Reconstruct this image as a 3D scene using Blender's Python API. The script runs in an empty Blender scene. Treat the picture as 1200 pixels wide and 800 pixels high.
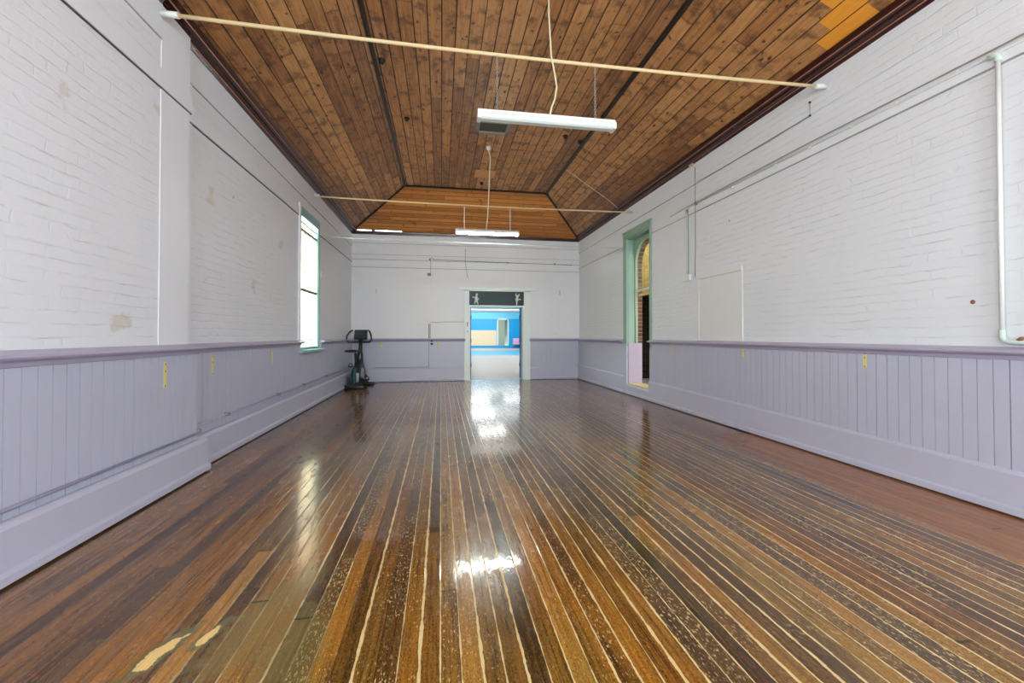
import bpy, bmesh, math, random
from mathutils import Vector, Matrix, Euler
random.seed(7)
S = bpy.context.scene
C = S.collection
PI = math.pi

# ------------------------------------------------------------------ camera
f_px, YAW, PITCH, PY = 503.07, 0.16351, 0.01359, 386.06
cd = bpy.data.cameras.new('camera'); cam = bpy.data.objects.new('camera', cd); C.objects.link(cam)
cd.sensor_width = 36.0; cd.sensor_fit = 'HORIZONTAL'
cd.lens = f_px / 1200 * 36.0
cd.shift_y = -(400 - PY) / 1200
cd.clip_start = 0.05; cd.clip_end = 200
cam.location = (0, 0, 1.3)
cam.rotation_euler = (PI / 2 + PITCH, 0, -YAW)
S.camera = cam

# ------------------------------------------------------------------ world, lights, exposure
S.view_settings.view_transform = 'Standard'
S.view_settings.look = 'None'
S.view_settings.exposure = 0.0
S.view_settings.gamma = 1.0
S.view_settings.use_curve_mapping = False
w = bpy.data.worlds.new('daylight'); S.world = w; w.use_nodes = True
bg = w.node_tree.nodes['Background']
bg.inputs['Color'].default_value = (0.86, 0.94, 1.0, 1)
bg.inputs['Strength'].default_value = 5.5

def area(name, loc, target, sx, sy, power, col=(1, 1, 1)):
    l = bpy.data.lights.new(name, 'AREA'); l.shape = 'RECTANGLE'; l.size = sx; l.size_y = sy
    l.energy = power; l.color = col
    o = bpy.data.objects.new(name, l); C.objects.link(o); o.location = loc
    o.rotation_euler = (Vector(target) - Vector(loc)).to_track_quat('-Z', 'Y').to_euler()
    return o
# fill lamps at unseen window openings added behind and beside the camera
area('daylight_fill_rear', (-0.8, -3.35, 2.3), (-0.8, 5, 2.0), 1.5, 2.4, 205, (0.86, 0.94, 1.0))
area('daylight_fill_rear', (2.4, -3.35, 2.3), (2.4, 5, 2.0), 1.5, 2.4, 205, (0.86, 0.94, 1.0))
area('daylight_fill_left', (-2.75, 0.6, 2.3), (3, 1.2, 1.9), 1.2, 2.4, 95, (0.86, 0.94, 1.0))
area('daylight_fill_right', (4.5, 0.6, 2.3), (-3, 1.2, 1.9), 1.2, 2.4, 95, (0.86, 0.94, 1.0))
# bright yard outside the far left window
area('daylight_yard', (-6.2, 8.0, 2.5), (4.1, 9.6, 1.2), 2.0, 2.4, 3200, (0.84, 0.94, 1.0))
# roof lights of the hall beyond the doorway
for hy in (17, 27, 37):
    area('hall_roof_light', (4.0, hy, 3.55), (4.0, hy, 0), 6.0, 4.0, 105, (1.0, 0.99, 0.96))
area('hall_end_fill', (4.0, 38.5, 3.5), (4.0, 44, 1.5), 6.0, .6, 330, (1.0, 1.0, 1.0))  # unseen fill lamp added to brighten the end wall of the hall

# ------------------------------------------------------------------ node helpers
class NT:
    def __init__(s, name):
        s.m = bpy.data.materials.new(name); s.m.use_nodes = True
        s.t = s.m.node_tree; s.n = s.t.nodes; s.n.clear()
        s.out = s.n.new('ShaderNodeOutputMaterial')
        s.b = s.n.new('ShaderNodeBsdfPrincipled')
        s.L(s.b.outputs[0], s.out.inputs[0])
    def L(s, a, b): s.t.links.new(a, b)
    def put(s, sock, v):
        if isinstance(v, bpy.types.NodeSocket): s.L(v, sock)
        elif v is not None:
            if isinstance(v, (tuple, list)) and len(v) == 3 and sock.type == 'RGBA': v = (*v, 1)
            sock.default_value = v
    def M(s, op, a, b=None, c=None, clamp=False):
        n = s.n.new('ShaderNodeMath'); n.operation = op; n.use_clamp = clamp
        for i, v in enumerate((a, b, c)): s.put(n.inputs[i], v)
        return n.outputs[0]
    def mix(s, f, a, b, mode='MIX'):
        n = s.n.new('ShaderNodeMix'); n.data_type = 'RGBA'; n.blend_type = mode
        s.put(n.inputs[0], f); s.put(n.inputs[6], a); s.put(n.inputs[7], b)
        return n.outputs[2]
    def uv(s):
        n = s.n.new('ShaderNodeUVMap'); n.uv_map = 'UVMap'
        q = s.n.new('ShaderNodeSeparateXYZ'); s.L(n.outputs[0], q.inputs[0])
        return q.outputs[0], q.outputs[1], n.outputs[0]
    def xyz(s, x=0.0, y=0.0, z=0.0):
        n = s.n.new('ShaderNodeCombineXYZ')
        s.put(n.inputs[0], x); s.put(n.inputs[1], y); s.put(n.inputs[2], z); return n.outputs[0]
    def noise(s, vec, scale=5, detail=3, rough=.5, dist=0.0):
        n = s.n.new('ShaderNodeTexNoise'); s.put(n.inputs['Vector'], vec)
        n.inputs['Scale'].default_value = scale; n.inputs['Detail'].default_value = detail
        n.inputs['Roughness'].default_value = rough; n.inputs['Distortion'].default_value = dist
        return n.outputs[0]
    def white(s, vec):
        n = s.n.new('ShaderNodeTexWhiteNoise'); n.noise_dimensions = '3D'; s.put(n.inputs[0], vec); return n.outputs[0]
    def ramp(s, v, lo, hi, a=0.0, b=1.0, smooth=True):
        n = s.n.new('ShaderNodeMapRange'); n.interpolation_type = 'SMOOTHSTEP' if smooth else 'LINEAR'
        s.put(n.inputs[0], v)
        for i, x in enumerate((lo, hi, a, b)): s.put(n.inputs[i + 1], x)
        return n.outputs[0]
    def cr(s, v, stops):
        n = s.n.new('ShaderNodeValToRGB'); s.put(n.inputs[0], v); e = n.color_ramp.elements
        while len(e) < len(stops): e.new(0.5)
        for i, (p, c) in enumerate(stops): e[i].position = p; e[i].color = (*c, 1)
        return n.outputs[0]
    def bump(s, h, strength=.3, dist=.01, normal=None):
        n = s.n.new('ShaderNodeBump'); n.inputs['Strength'].default_value = strength
        n.inputs['Distance'].default_value = dist; s.put(n.inputs['Height'], h)
        if normal is not None: s.L(normal, n.inputs['Normal'])
        return n.outputs[0]
    def done(s, **k):
        for a, v in k.items(): s.put(s.b.inputs[a.replace('_', ' ')], v)
        return s.m

def srgb(r, g, b):
    f = lambda c: ((c / 255 + .055) / 1.055) ** 2.4 if c > 10 else c / 255 / 12.92
    return (f(r), f(g), f(b))

def simple(name, col, rough=.5, metal=0.0, var=.06, scale=8, bump=0.0, **k):
    t = NT(name)
    g = t.n.new('ShaderNodeTexCoord').outputs['Object']
    n = t.noise(g, scale, 4, .6)
    c = t.mix(n, tuple(x * (1 - var) for x in col), tuple(min(1, x * (1 + var)) for x in col))
    a = dict(Base_Color=c, Roughness=rough, Metallic=metal)
    if bump: a['Normal'] = t.bump(t.noise(g, scale * 6, 3), bump, .004)
    a.update(k)
    return t.done(**a)

def brick_wall(name, paint, strength=1.0, stains=0.0, bw=.235, bh=.0805):
    """white painted brickwork: uneven courses under thick paint"""
    t = NT(name); u, v, uv = t.uv()
    wob = t.noise(uv, 2.2, 2); wob2 = t.noise(uv, 11, 2)
    vv = t.M('ADD', v, t.M('ADD', t.M('MULTIPLY', t.M('SUBTRACT', wob, .5), .05), t.M('MULTIPLY', t.M('SUBTRACT', wob2, .5), .022)))
    uu = t.M('ADD', u, t.M('MULTIPLY', t.M('SUBTRACT', wob2, .5), .05))
    row = t.M('DIVIDE', vv, bh); ri = t.M('FLOOR', row); rf = t.M('FRACT', row)
    cu = t.M('ADD', t.M('DIVIDE', uu, bw), t.M('ADD', t.M('MULTIPLY', ri, .5), t.M('MULTIPLY', t.white(t.xyz(ri, 2.0, 2.0)), .16)))
    ci = t.M('FLOOR', cu); cf = t.M('FRACT', cu); rid = t.white(t.xyz(ci, ri, 1.0))
    hj = t.M('MINIMUM', rf, t.M('SUBTRACT', 1.0, rf)); vj = t.M('MULTIPLY', t.M('MINIMUM', cf, t.M('SUBTRACT', 1.0, cf)), bw / bh)
    frag = t.ramp(t.noise(t.xyz(t.M('MULTIPLY', u, 3.0), t.M('MULTIPLY', v, 12)), 1.4, 3, .65), .38, .62, .12, 1.0)
    H = t.M('MULTIPLY', t.ramp(hj, .0, .13, 1, 0), frag); V = t.M('MULTIPLY', t.ramp(vj, .0, .12, 1, 0), t.M('MULTIPLY', t.ramp(rid, .35, .9), .42))
    fac = t.M('MAXIMUM', H, V)
    show = t.ramp(t.noise(uv, 1.1, 3, .6), .36, .64, .4, 1.0)      # paint fills the joints in places
    fine = t.noise(uv, 55, 4, .65); mid = t.noise(uv, 13, 3, .6)
    h = t.M('SUBTRACT', t.M('ADD', t.M('MULTIPLY', mid, .6), t.M('MULTIPLY', fine, .3)), t.M('MULTIPLY', t.M('MULTIPLY', fac, show), .8))
    h = t.M('ADD', h, t.M('MULTIPLY', rid, .22))
    h = t.M('SUBTRACT', h, t.M('MULTIPLY', t.ramp(t.noise(uv, 6.5, 2, .4), .66, .74), .5))
    crack = t.M('MULTIPLY', t.ramp(hj, .0, .045, 1, 0), t.ramp(t.noise(t.xyz(t.M('MULTIPLY', u, 2.2), t.M('MULTIPLY', v, 9)), 1.7, 3, .6), .54, .66))
    c = t.mix(t.noise(uv, .8, 4), tuple(x * .94 for x in paint), paint)
    c = t.mix(t.M('MULTIPLY', crack, .5), c, srgb(132, 128, 124))
    if stains:
        st = t.ramp(t.noise(uv, 2.3, 4, .55), .655, .72)
        c = t.mix(t.M('MULTIPLY', st, stains), c, srgb(196, 188, 166))
    spk = t.ramp(t.noise(uv, 9, 1), .815, .83)
    c = t.mix(t.M('MULTIPLY', spk, .6), c, srgb(120, 108, 98))
    return t.done(Base_Color=c, Roughness=.52, Normal=t.bump(h, .7 * strength, .009))

def plaster(name, col, b=.25):
    t = NT(name); u, v, uv = t.uv()
    c = t.mix(t.noise(uv, 1.7, 5, .6), tuple(x * .93 for x in col), col)
    h = t.M('ADD', t.noise(uv, 5, 4), t.M('MULTIPLY', t.noise(uv, 40, 2), .2))
    return t.done(Base_Color=c, Roughness=.5, Normal=t.bump(h, b, .01))

def paint(name, col, rough=.38, b=.12, var=.05):
    t = NT(name); u, v, uv = t.uv()
    n = t.noise(uv, 3, 5, .6)
    c = t.mix(n, tuple(x * (1 - var) for x in col), tuple(min(1, x * (1 + var)) for x in col))
    mark = t.ramp(t.noise(uv, 16, 2), .76, .8)
    c = t.mix(t.M('MULTIPLY', mark, .3), c, tuple(x * .55 for x in col))
    return t.done(Base_Color=c, Roughness=rough, Normal=t.bump(t.noise(uv, 26, 3), b, .004))

def ceiling_mat():
    """stained pine lining boards; u runs across the boards, v along them"""
    t = NT('stained_pine_lining'); u, v, uv = t.uv()
    W = .162
    a = t.M('DIVIDE', u, W); i = t.M('FLOOR', a); fr = t.M('FRACT', a)
    r1 = t.white(t.xyz(i, 3.0, 1.0))
    seg = t.M('FLOOR', t.M('ADD', t.M('DIVIDE', v, 4.6), t.M('MULTIPLY', r1, 7)))
    sfr = t.M('FRACT', t.M('ADD', t.M('DIVIDE', v, 4.6), t.M('MULTIPLY', r1, 7)))
    r2 = t.white(t.xyz(i, seg, 5.0)); r3 = t.white(t.xyz(i, seg, 9.0))
    grain = t.noise(t.xyz(t.M('ADD', t.M('MULTIPLY', u, 30), t.M('MULTIPLY', r2, 40)), t.M('MULTIPLY', v, 1.6)), 1.0, 5, .62, 1.1)
    blot = t.noise(t.xyz(t.M('ADD', t.M('MULTIPLY', u, 1.0), t.M('MULTIPLY', r2, 9)), v), 4.5, 5, .68)
    col = t.cr(t.M('ADD', t.M('MULTIPLY', grain, .62), t.M('ADD', t.M('MULTIPLY', r2, .22), .08)),
               [(.28, srgb(96, 61, 35)), (.42, srgb(146, 96, 52)), (.56, srgb(180, 126, 72)), (.78, srgb(208, 160, 104))])
    col = t.mix(t.ramp(blot, .48, .66, 0, .72), col, srgb(78, 48, 29))
    # knots with their swirl of dark grain
    vo = t.n.new('ShaderNodeTexVoronoi'); vo.feature = 'F1'
    t.put(vo.inputs['Vector'], t.xyz(t.M('ADD', t.M('MULTIPLY', u, 9), t.M('MULTIPLY', t.noise(uv, 14, 2), .5)), t.M('ADD', t.M('MULTIPLY', v, 6.2), t.M('MULTIPLY', t.noise(uv, 17, 3), .9))))
    vo.inputs['Scale'].default_value = 1.0; vo.inputs['Randomness'].default_value = 1.0
    d = vo.outputs['Distance']
    rnd = t.n.new('ShaderNodeSeparateColor'); t.L(vo.outputs['Color'], rnd.inputs[0])
    pick = t.ramp(rnd.outputs[0], .35, .45)
    kn = t.M('MULTIPLY', t.ramp(d, .08, .2, 1, 0), pick)
    halo = t.M('MULTIPLY', t.M('MULTIPLY', t.ramp(d, .1, .34, 1, 0), pick), t.ramp(t.M('SINE', t.M('MULTIPLY', d, 55)), 0, 1))
    col = t.mix(t.M('MULTIPLY', kn, .9), col, srgb(44, 24, 14))
    col = t.mix(t.M('MULTIPLY', halo, .75), col, srgb(70, 40, 22))
    # replaced fresh boards near the right wall
    obj = t.n.new('ShaderNodeNewGeometry').outputs['Position']
    q = t.n.new('ShaderNodeSeparateXYZ'); t.L(obj, q.inputs[0]); X, Y = q.outputs[0], q.outputs[1]
    def box(i0, i1, v0, v1):
        m = t.M('MULTIPLY', t.M('GREATER_THAN', i, i0 - .5), t.M('LESS_THAN', i, i1 + .5))
        return t.M('MULTIPLY', t.M('MULTIPLY', m, t.M('GREATER_THAN', v, v0)), t.M('LESS_THAN', v, v1))
    fresh = t.M('MAXIMUM', t.M('MAXIMUM', box(0, 0, 3.36, 3.84), box(1, 1, 3.3, 3.84)), t.M('MAXIMUM', box(2, 2, 2.0, 3.66), box(3, 4, 2.0, 3.5)))
    fresh = t.M('MULTIPLY', fresh, t.M('GREATER_THAN', X, 3.2))
    col = t.mix(t.M('MULTIPLY', fresh, 1.0), col, t.mix(grain, srgb(206, 124, 28), srgb(246, 172, 56)))
    # warmer, more orange varnish on the hip end
    hip = t.M('GREATER_THAN', Y, 10.52)
    horiz = t.M('LESS_THAN', t.M('ABSOLUTE', t.M('SUBTRACT', v, X)), .02)
    end = t.M('MULTIPLY', hip, horiz)
    warm = t.mix(t.M('ADD', t.M('MULTIPLY', grain, .6), t.M('MULTIPLY', r2, .4)), srgb(150, 82, 24), srgb(238, 156, 62))
    warm = t.mix(t.ramp(blot, .56, .72, 0, .8), warm, srgb(66, 34, 14))
    col = t.mix(t.M('MULTIPLY', end, .85), col, warm)
    seam = t.M('MINIMUM', fr, t.M('SUBTRACT', 1.0, fr))
    wid = t.M('ADD', .035, t.M('MULTIPLY', t.white(t.xyz(i, 1.0, 8.0)), .045))
    sm = t.ramp(seam, t.M('MULTIPLY', wid, .45), wid, 1, 0)
    bead = t.M('MULTIPLY', t.M('GREATER_THAN', r3, .0), t.ramp(t.M('ABSOLUTE', t.M('SUBTRACT', fr, .5)), .012, .03, 1, 0))
    es = t.M('MINIMUM', sfr, t.M('SUBTRACT', 1.0, sfr)); butt = t.ramp(es, .001, .003, 1, 0)
    col = t.mix(t.M('MULTIPLY', sm, .92), col, srgb(28, 15, 9))
    col = t.mix(t.M('MULTIPLY', bead, .06), col, srgb(50, 28, 16))
    col = t.mix(t.M('MULTIPLY', butt, .4), col, srgb(34, 18, 10))
    h = t.M('SUBTRACT', t.M('MULTIPLY', grain, .15), t.M('ADD', sm, t.M('MULTIPLY', bead, .05)))
    return t.done(Base_Color=col, Roughness=.52, Normal=t.bump(h, .7, .008))

def floor_mat():
    """narrow hardwood strips under thick uneven varnish, pale filler in worn joints"""
    t = NT('varnished_strip_floor'); u, v, uv = t.uv()          # u = X, v = Y
    W = .083
    uw = t.M('ADD', u, t.M('MULTIPLY', t.M('SUBTRACT', t.noise(t.xyz(t.M('MULTIPLY', u, 2), t.M('MULTIPLY', v, .5)), 1, 2), .5), .012))
    a = t.M('DIVIDE', uw, W); i = t.M('FLOOR', a); fr = t.M('FRACT', a)
    r1 = t.white(t.xyz(i, 3.0, 1.0))
    sv = t.M('ADD', t.M('DIVIDE', v, 5.5), t.M('MULTIPLY', r1, 11)); seg = t.M('FLOOR', sv); sfr = t.M('FRACT', sv)
    r2 = t.white(t.xyz(i, seg, 5.0)); r3 = t.white(t.xyz(i, seg, 2.0)); rb = t.white(t.xyz(i, 7.0, 7.0))
    grain = t.noise(t.xyz(t.M('ADD', t.M('MULTIPLY', u, 48), t.M('MULTIPLY', r2, 50)), t.M('MULTIPLY', v, 2.2)), 1, 5, .65, .6)
    big = t.noise(uv, .9, 4, .6); pat = t.noise(t.xyz(t.M('MULTIPLY', u, 2.2), t.M('MULTIPLY', v, .55)), 2.4, 4, .6)
    key = t.M('ADD', t.M('MULTIPLY', t.M('ADD', r2, rb), .17), t.M('ADD', t.M('MULTIPLY', grain, .34), t.M('ADD', t.M('MULTIPLY', pat, .16), t.M('MULTIPLY', t.noise(t.xyz(t.M('MULTIPLY', u, 3.0), v), 44, 4, .75), .34))))
    col = t.cr(key, [(.38, srgb(26, 15, 6)), (.46, srgb(66, 40, 13)), (.54, srgb(112, 71, 22)), (.64, srgb(150, 98, 32)), (.82, srgb(188, 136, 60))])
    olive = t.cr(key, [(.36, srgb(30, 23, 9)), (.5, srgb(82, 63, 23)), (.72, srgb(136, 106, 46))])
    om = t.ramp(t.noise(t.xyz(t.M('MULTIPLY', u, 1.8), t.M('MULTIPLY', v, .5)), 1.1, 3), .42, .6)
    centre = t.M('MULTIPLY', t.ramp(u, -1.3, -.4), t.ramp(u, 3.35, 3.1, 0, 1))
    centre = t.M('MULTIPLY', t.ramp(u, -1.3, -.5), t.M('SUBTRACT', 1.0, t.ramp(u, 3.0, 3.45)))
    col = t.mix(t.M('MULTIPLY', t.M('MULTIPLY', om, centre), .65), col, olive)
    streak = t.noise(t.xyz(t.M('MULTIPLY', u, 85), t.M('MULTIPLY', v, 1.4)), 1, 4, .7)
    col = t.mix(t.ramp(streak, .50, .64, 0, .62), col, srgb(34, 20, 9))
    col = t.mix(t.ramp(streak, .40, .32, 0, .3), col, srgb(176, 112, 44))
    grit = t.noise(t.xyz(t.M('MULTIPLY', u, 2.4), v), 75, 3, .8)
    col = t.mix(t.M('MULTIPLY', t.ramp(grit, .5, .62), t.M('ADD', .3, t.M('MULTIPLY', centre, .35))), col, srgb(26, 16, 8))
    # near-black stained strips
    col = t.mix(t.M('MULTIPLY', t.ramp(t.M('ADD', t.M('MULTIPLY', rb, .75), t.M('MULTIPLY', pat, .4)), .74, .88), .75), col, srgb(40, 25, 14))
    # clean, later boards along the right wall
    edge = t.M('ADD', 3.3, t.M('MULTIPLY', t.white(t.xyz(t.M('FLOOR', t.M('MULTIPLY', v, .8)), 1.0, 1.0)), .2))
    clean = t.M('MULTIPLY', t.M('GREATER_THAN', u, edge), t.M('LESS_THAN', v, 5.1))
    ccol = t.mix(t.M('ADD', t.M('MULTIPLY', grain, .5), t.M('MULTIPLY', r2, .5)), srgb(112, 68, 34), srgb(174, 116, 60))
    col = t.mix(t.M('MULTIPLY', clean, .92), col, ccol)
    # pale filler in the joints
    seam = t.M('MINIMUM', fr, t.M('SUBTRACT', 1.0, fr))
    sn = t.noise(t.xyz(t.M('MULTIPLY', u, 40), t.M('MULTIPLY', v, 7)), 1, 4, .7)
    rj = t.white(t.xyz(t.M('ROUND', a), 4.0, 4.0))
    wdt = t.M('MULTIPLY', t.M('ADD', .028, t.M('MULTIPLY', t.M('POWER', rj, 2.0), .06)), t.ramp(sn, .3, .7, .35, 1.5))
    on = t.M('MULTIPLY', t.ramp(t.M('ADD', t.M('MULTIPLY', rj, .6), t.M('MULTIPLY', t.noise(t.xyz(t.M('MULTIPLY', t.M('ROUND', a), 3.3), t.M('MULTIPLY', v, .35)), 1, 2), .7)), .34, .44), t.M('ADD', .12, t.M('MULTIPLY', centre, .88)))
    on = t.M('MULTIPLY', on, t.M('SUBTRACT', 1.0, t.M('MULTIPLY', clean, .95)))
    pale = t.M('MULTIPLY', t.M('LESS_THAN', seam, wdt), on)
    dark = t.M('MULTIPLY', t.ramp(seam, .01, .05, 1, 0), t.M('SUBTRACT', 1.0, pale))
    col = t.mix(t.M('MULTIPLY', dark, .7), col, srgb(26, 15, 8))
    filler = t.mix(sn, srgb(172, 144, 92), srgb(226, 204, 148))
    # flaked-off varnish speckle on the more worn strips
    fl = t.noise(t.xyz(t.M('MULTIPLY', u, 3.2), t.M('MULTIPLY', v, 1.0)), 34, 4, .72)
    th = t.M('SUBTRACT', .69, t.M('MULTIPLY', t.M('POWER', rb, 1.5), .12))
    flake = t.M('MULTIPLY', t.M('GREATER_THAN', fl, th), t.M('ADD', .12, t.M('MULTIPLY', centre, .88)))
    flake = t.M('MULTIPLY', flake, t.M('SUBTRACT', 1.0, clean))
    flake = t.M('MULTIPLY', flake, t.ramp(t.noise(uv, 1.6, 2), .36, .52))
    col = t.mix(t.M('MULTIPLY', flake, .75), col, filler)
    col = t.mix(t.M('MULTIPLY', pale, .85), col, filler)
    # bare patches worn through near the camera
    def blob(cx, cy, sx, sy, ang):
        ca, sa = math.cos(ang), math.sin(ang)
        dx = t.M('SUBTRACT', u, cx); dy = t.M('SUBTRACT', v, cy)
        p = t.M('DIVIDE', t.M('ADD', t.M('MULTIPLY', dx, ca), t.M('MULTIPLY', dy, sa)), sx)
        r = t.M('DIVIDE', t.M('SUBTRACT', t.M('MULTIPLY', dy, ca), t.M('MULTIPLY', dx, sa)), sy)
        return t.M('SQRT', t.M('ADD', t.M('MULTIPLY', p, p), t.M('MULTIPLY', r, r)))
    pn = t.M('MULTIPLY', t.M('SUBTRACT', t.noise(uv, 14, 4, .6), .5), 1.8)
    b1 = t.M('MINIMUM', blob(-1.135, 1.99, .03, .11, -.35), blob(-.99, 2.07, .02, .07, -.3))
    b1 = t.M('ADD', b1, t.M('MULTIPLY', pn, 1.5))
    b2 = t.M('ADD', t.M('MINIMUM', blob(-.80, 2.18, .12, .42, -.25), blob(-.62, 1.95, .14, .3, .1)), pn)
    col = t.mix(t.ramp(b2, .6, 1.3, .5, 0), col, t.mix(grain, srgb(78, 72, 38), srgb(128, 116, 66)))
    col = t.mix(t.ramp(b1, 1.35, 1.9, .9, 0), col, srgb(92, 88, 52))
    col = t.mix(t.ramp(b1, .95, 1.1, 1, 0), col, srgb(206, 172, 104))
    butt = t.ramp(t.M('MINIMUM', sfr, t.M('SUBTRACT', 1.0, sfr)), .0006, .0018, 1, 0)
    col = t.mix(t.M('MULTIPLY', butt, .7), col, srgb(28, 16, 9))
    rip = t.noise(t.xyz(t.M('MULTIPLY', u, 14), t.M('MULTIPLY', v, 5)), 1, 3, .6)
    rip2 = t.noise(t.xyz(t.M('MULTIPLY', u, 60), t.M('MULTIPLY', v, 22)), 1, 2, .5)
    h = t.M('SUBTRACT', t.M('ADD', t.M('MULTIPLY', rip, .55), t.M('MULTIPLY', rip2, .18)), t.M('MULTIPLY', t.ramp(seam, 0, .07, 1, 0), .28))
    rough = t.M('ADD', t.ramp(t.noise(t.xyz(t.M('MULTIPLY', u, 9), t.M('MULTIPLY', v, 3)), 2, 4, .7), .3, .75, .14, .32), t.M('MULTIPLY', clean, .22))
    rough = t.M('ADD', rough, t.M('MULTIPLY', t.M('MAXIMUM', flake, pale), .2))
    t.b.inputs['IOR'].default_value = 1.5; t.b.inputs['Specular IOR Level'].default_value = .3
    t.b.inputs['Coat Weight'].default_value = .45; t.b.inputs['Coat Roughness'].default_value = .05; t.b.inputs['Coat IOR'].default_value = 1.55
    n = t.bump(h, .32, .006)
    t.L(n, t.b.inputs['Coat Normal'])
    return t.done(Base_Color=col, Roughness=rough, Normal=n)

def bricks(name, c1, c2, mortar, rough=.85):
    t = NT(name); u, v, uv = t.uv()
    br = t.n.new('ShaderNodeTexBrick'); t.put(br.inputs['Vector'], uv); br.inputs['Scale'].default_value = 1
    br.inputs['Brick Width'].default_value = .235; br.inputs['Row Height'].default_value = .085
    br.inputs['Mortar Size'].default_value = .007; br.inputs['Mortar Smooth'].default_value = .3
    br.inputs['Color1'].default_value = (*c1, 1); br.inputs['Color2'].default_value = (*c2, 1); br.inputs['Mortar'].default_value = (*mortar, 1)
    c = t.mix(t.noise(uv, 9, 4), (.72, .72, .72), (1.15, 1.15, 1.15)); c = t.mix(1.0, br.outputs['Color'], c, 'MULTIPLY')
    return t.done(Base_Color=c, Roughness=rough, Normal=t.bump(t.M('SUBTRACT', t.noise(uv, 30, 3), br.outputs['Fac']), .6, .01))

def emit(name, col, s):
    t = NT(name); return t.done(Base_Color=(.8, .8, .8), Emission_Color=(*col, 1), Emission_Strength=s)

WHITE = srgb(225, 227, 231)
LILAC = srgb(183, 184, 202)
MT = dict(
    brick_left=brick_wall('painted_brick_left', WHITE, 1.0, .55),
    brick_right=brick_wall('painted_brick_right', srgb(224, 228, 232), 1.0, .1),
    brick_back=brick_wall('painted_brick_back', srgb(230, 231, 235), .7, .0),
    plaster=plaster('white_plaster', srgb(227, 229, 233)),
    lilac=paint('lilac_gloss_paint', LILAC, .36),
    rail=paint('lilac_rail_paint', srgb(172, 167, 190), .33),
    white_trim=paint('white_trim_paint', srgb(226, 234, 230), .35),
    mauve=paint('mauve_paint', srgb(176, 160, 178), .5),
    green=paint('sage_green_paint', srgb(140, 168, 150), .45),
    teal=paint('pale_teal_paint', srgb(140, 184, 182), .4),
    ceil=ceiling_mat(), floor=floor_mat(),
    cornice=simple('dark_red_varnish', srgb(58, 26, 19), .22, var=.25),
    band_shadow=simple('dark_band_shadow', srgb(86, 82, 80), .9, var=.4, scale=3),
    soft_band_shadow=simple('grey_band_shadow', srgb(158, 156, 154), .9, var=.35, scale=3),
    slat_shadow=simple('brown_slat_shadow', srgb(150, 128, 104), .8),
    bead=simple('red_highlight_bead', srgb(168, 118, 100), .25, var=.25),
    batten=simple('dark_batten_varnish', srgb(40, 30, 24), .4, var=.2),
    white_paint=simple('white_enamel', srgb(222, 226, 222), .35),
    pale_plastic=simple('pale_green_plastic', srgb(205, 222, 214), .4),
    cream=simple('cream_rod_paint', srgb(214, 192, 146), .45, var=.1),
    cord=simple('cream_cord', srgb(212, 202, 170), .5),
    steel=simple('galvanised_steel', srgb(170, 172, 170), .35, .7),
    grey=simple('weathered_grey', srgb(128, 126, 118), .6),
    pale_steel=simple('pale_steel_wire', srgb(196, 206, 202), .35, .3),
    dark=simple('black_plastic', srgb(20, 21, 22), .42, var=.2),
    charcoal=simple('charcoal_plastic', srgb(38, 42, 44), .38, var=.2),
    bikegreen=simple('dark_green_panel', srgb(20, 98, 88), .35),
    silver=simple('silver_plastic', srgb(168, 168, 166), .35, .4),
    screen=simple('dim_display', srgb(60, 66, 70), .2),
    black=simple('black_void_paint', srgb(12, 11, 10), .7),
    yellow=simple('yellow_bracket_paint', srgb(216, 206, 118), .5),
    rust=simple('rusty_stain', srgb(132, 96, 70), .8),
    verdigris=simple('verdigris_pipe', srgb(196, 212, 204), .5, var=.15, scale=20),
    board=plaster('painted_board', srgb(226, 226, 226), .08),
    vent=simple('olive_mesh', srgb(66, 64, 44), .7, var=.4, scale=30),
    patch=simple('plain_ply_patch', srgb(196, 136, 84), .5, var=.15),
    transom=simple('dark_teal_board', srgb(22, 50, 54), .5, var=.1),
    blue=paint('blue_door_paint', srgb(0, 104, 170), .4),
    hallblue=paint('hall_blue_paint', srgb(0, 170, 235), .45),
    hallcyan=paint('hall_cyan_paint', srgb(110, 214, 250), .45),
    hallbeige=paint('hall_beige_board', srgb(236, 218, 184), .45),
    hallwhite=paint('hall_white_paint', srgb(228, 232, 228), .5),
    hallfloor=paint('hall_grey_floor', srgb(196, 184, 174), .42, var=.2),
    stripe=paint('hall_cyan_floor_stripe', srgb(70, 196, 240), .3),
    hallgreen=simple('sage_door_paint', srgb(156, 172, 156), .5),
    cloth=simple('pink_cloth', srgb(214, 168, 206), .8),
    redbrick=bricks('red_brick', srgb(130, 84, 56), srgb(80, 54, 40), srgb(160, 140, 108)),
    yellowbrick=bricks('yellow_brick', srgb(206, 170, 72), srgb(178, 138, 50), srgb(160, 128, 64)),
    darkbrick=bricks('dark_brick', srgb(70, 48, 38), srgb(40, 30, 26), srgb(66, 54, 44)),
    sill=simple('worn_yellow_sill', srgb(206, 190, 140), .6, var=.2),
    concrete=simple('grey_concrete', srgb(140, 136, 130), .8, var=.15),
    tube=emit('lit_tube', (.88, 1.0, .97), 105.0),
    diffuser=simple('white_diffuser', srgb(204, 212, 206), .3),
    panel=emit('hall_light_panel', (1, 1, .98), 7.0),
)
def slat_mat():
    t = NT('cream_blind_fabric'); t.n.remove(t.b)
    d = t.n.new('ShaderNodeBsdfDiffuse'); d.inputs[0].default_value = (*srgb(240, 228, 206), 1)
    tr = t.n.new('ShaderNodeBsdfTranslucent'); tr.inputs[0].default_value = (*srgb(250, 238, 218), 1)
    m = t.n.new('ShaderNodeMixShader'); m.inputs[0].default_value = .7
    t.L(d.outputs[0], m.inputs[1]); t.L(tr.outputs[0], m.inputs[2]); t.L(m.outputs[0], t.out.inputs[0]); return t.m
MT['slat'] = slat_mat()
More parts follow.
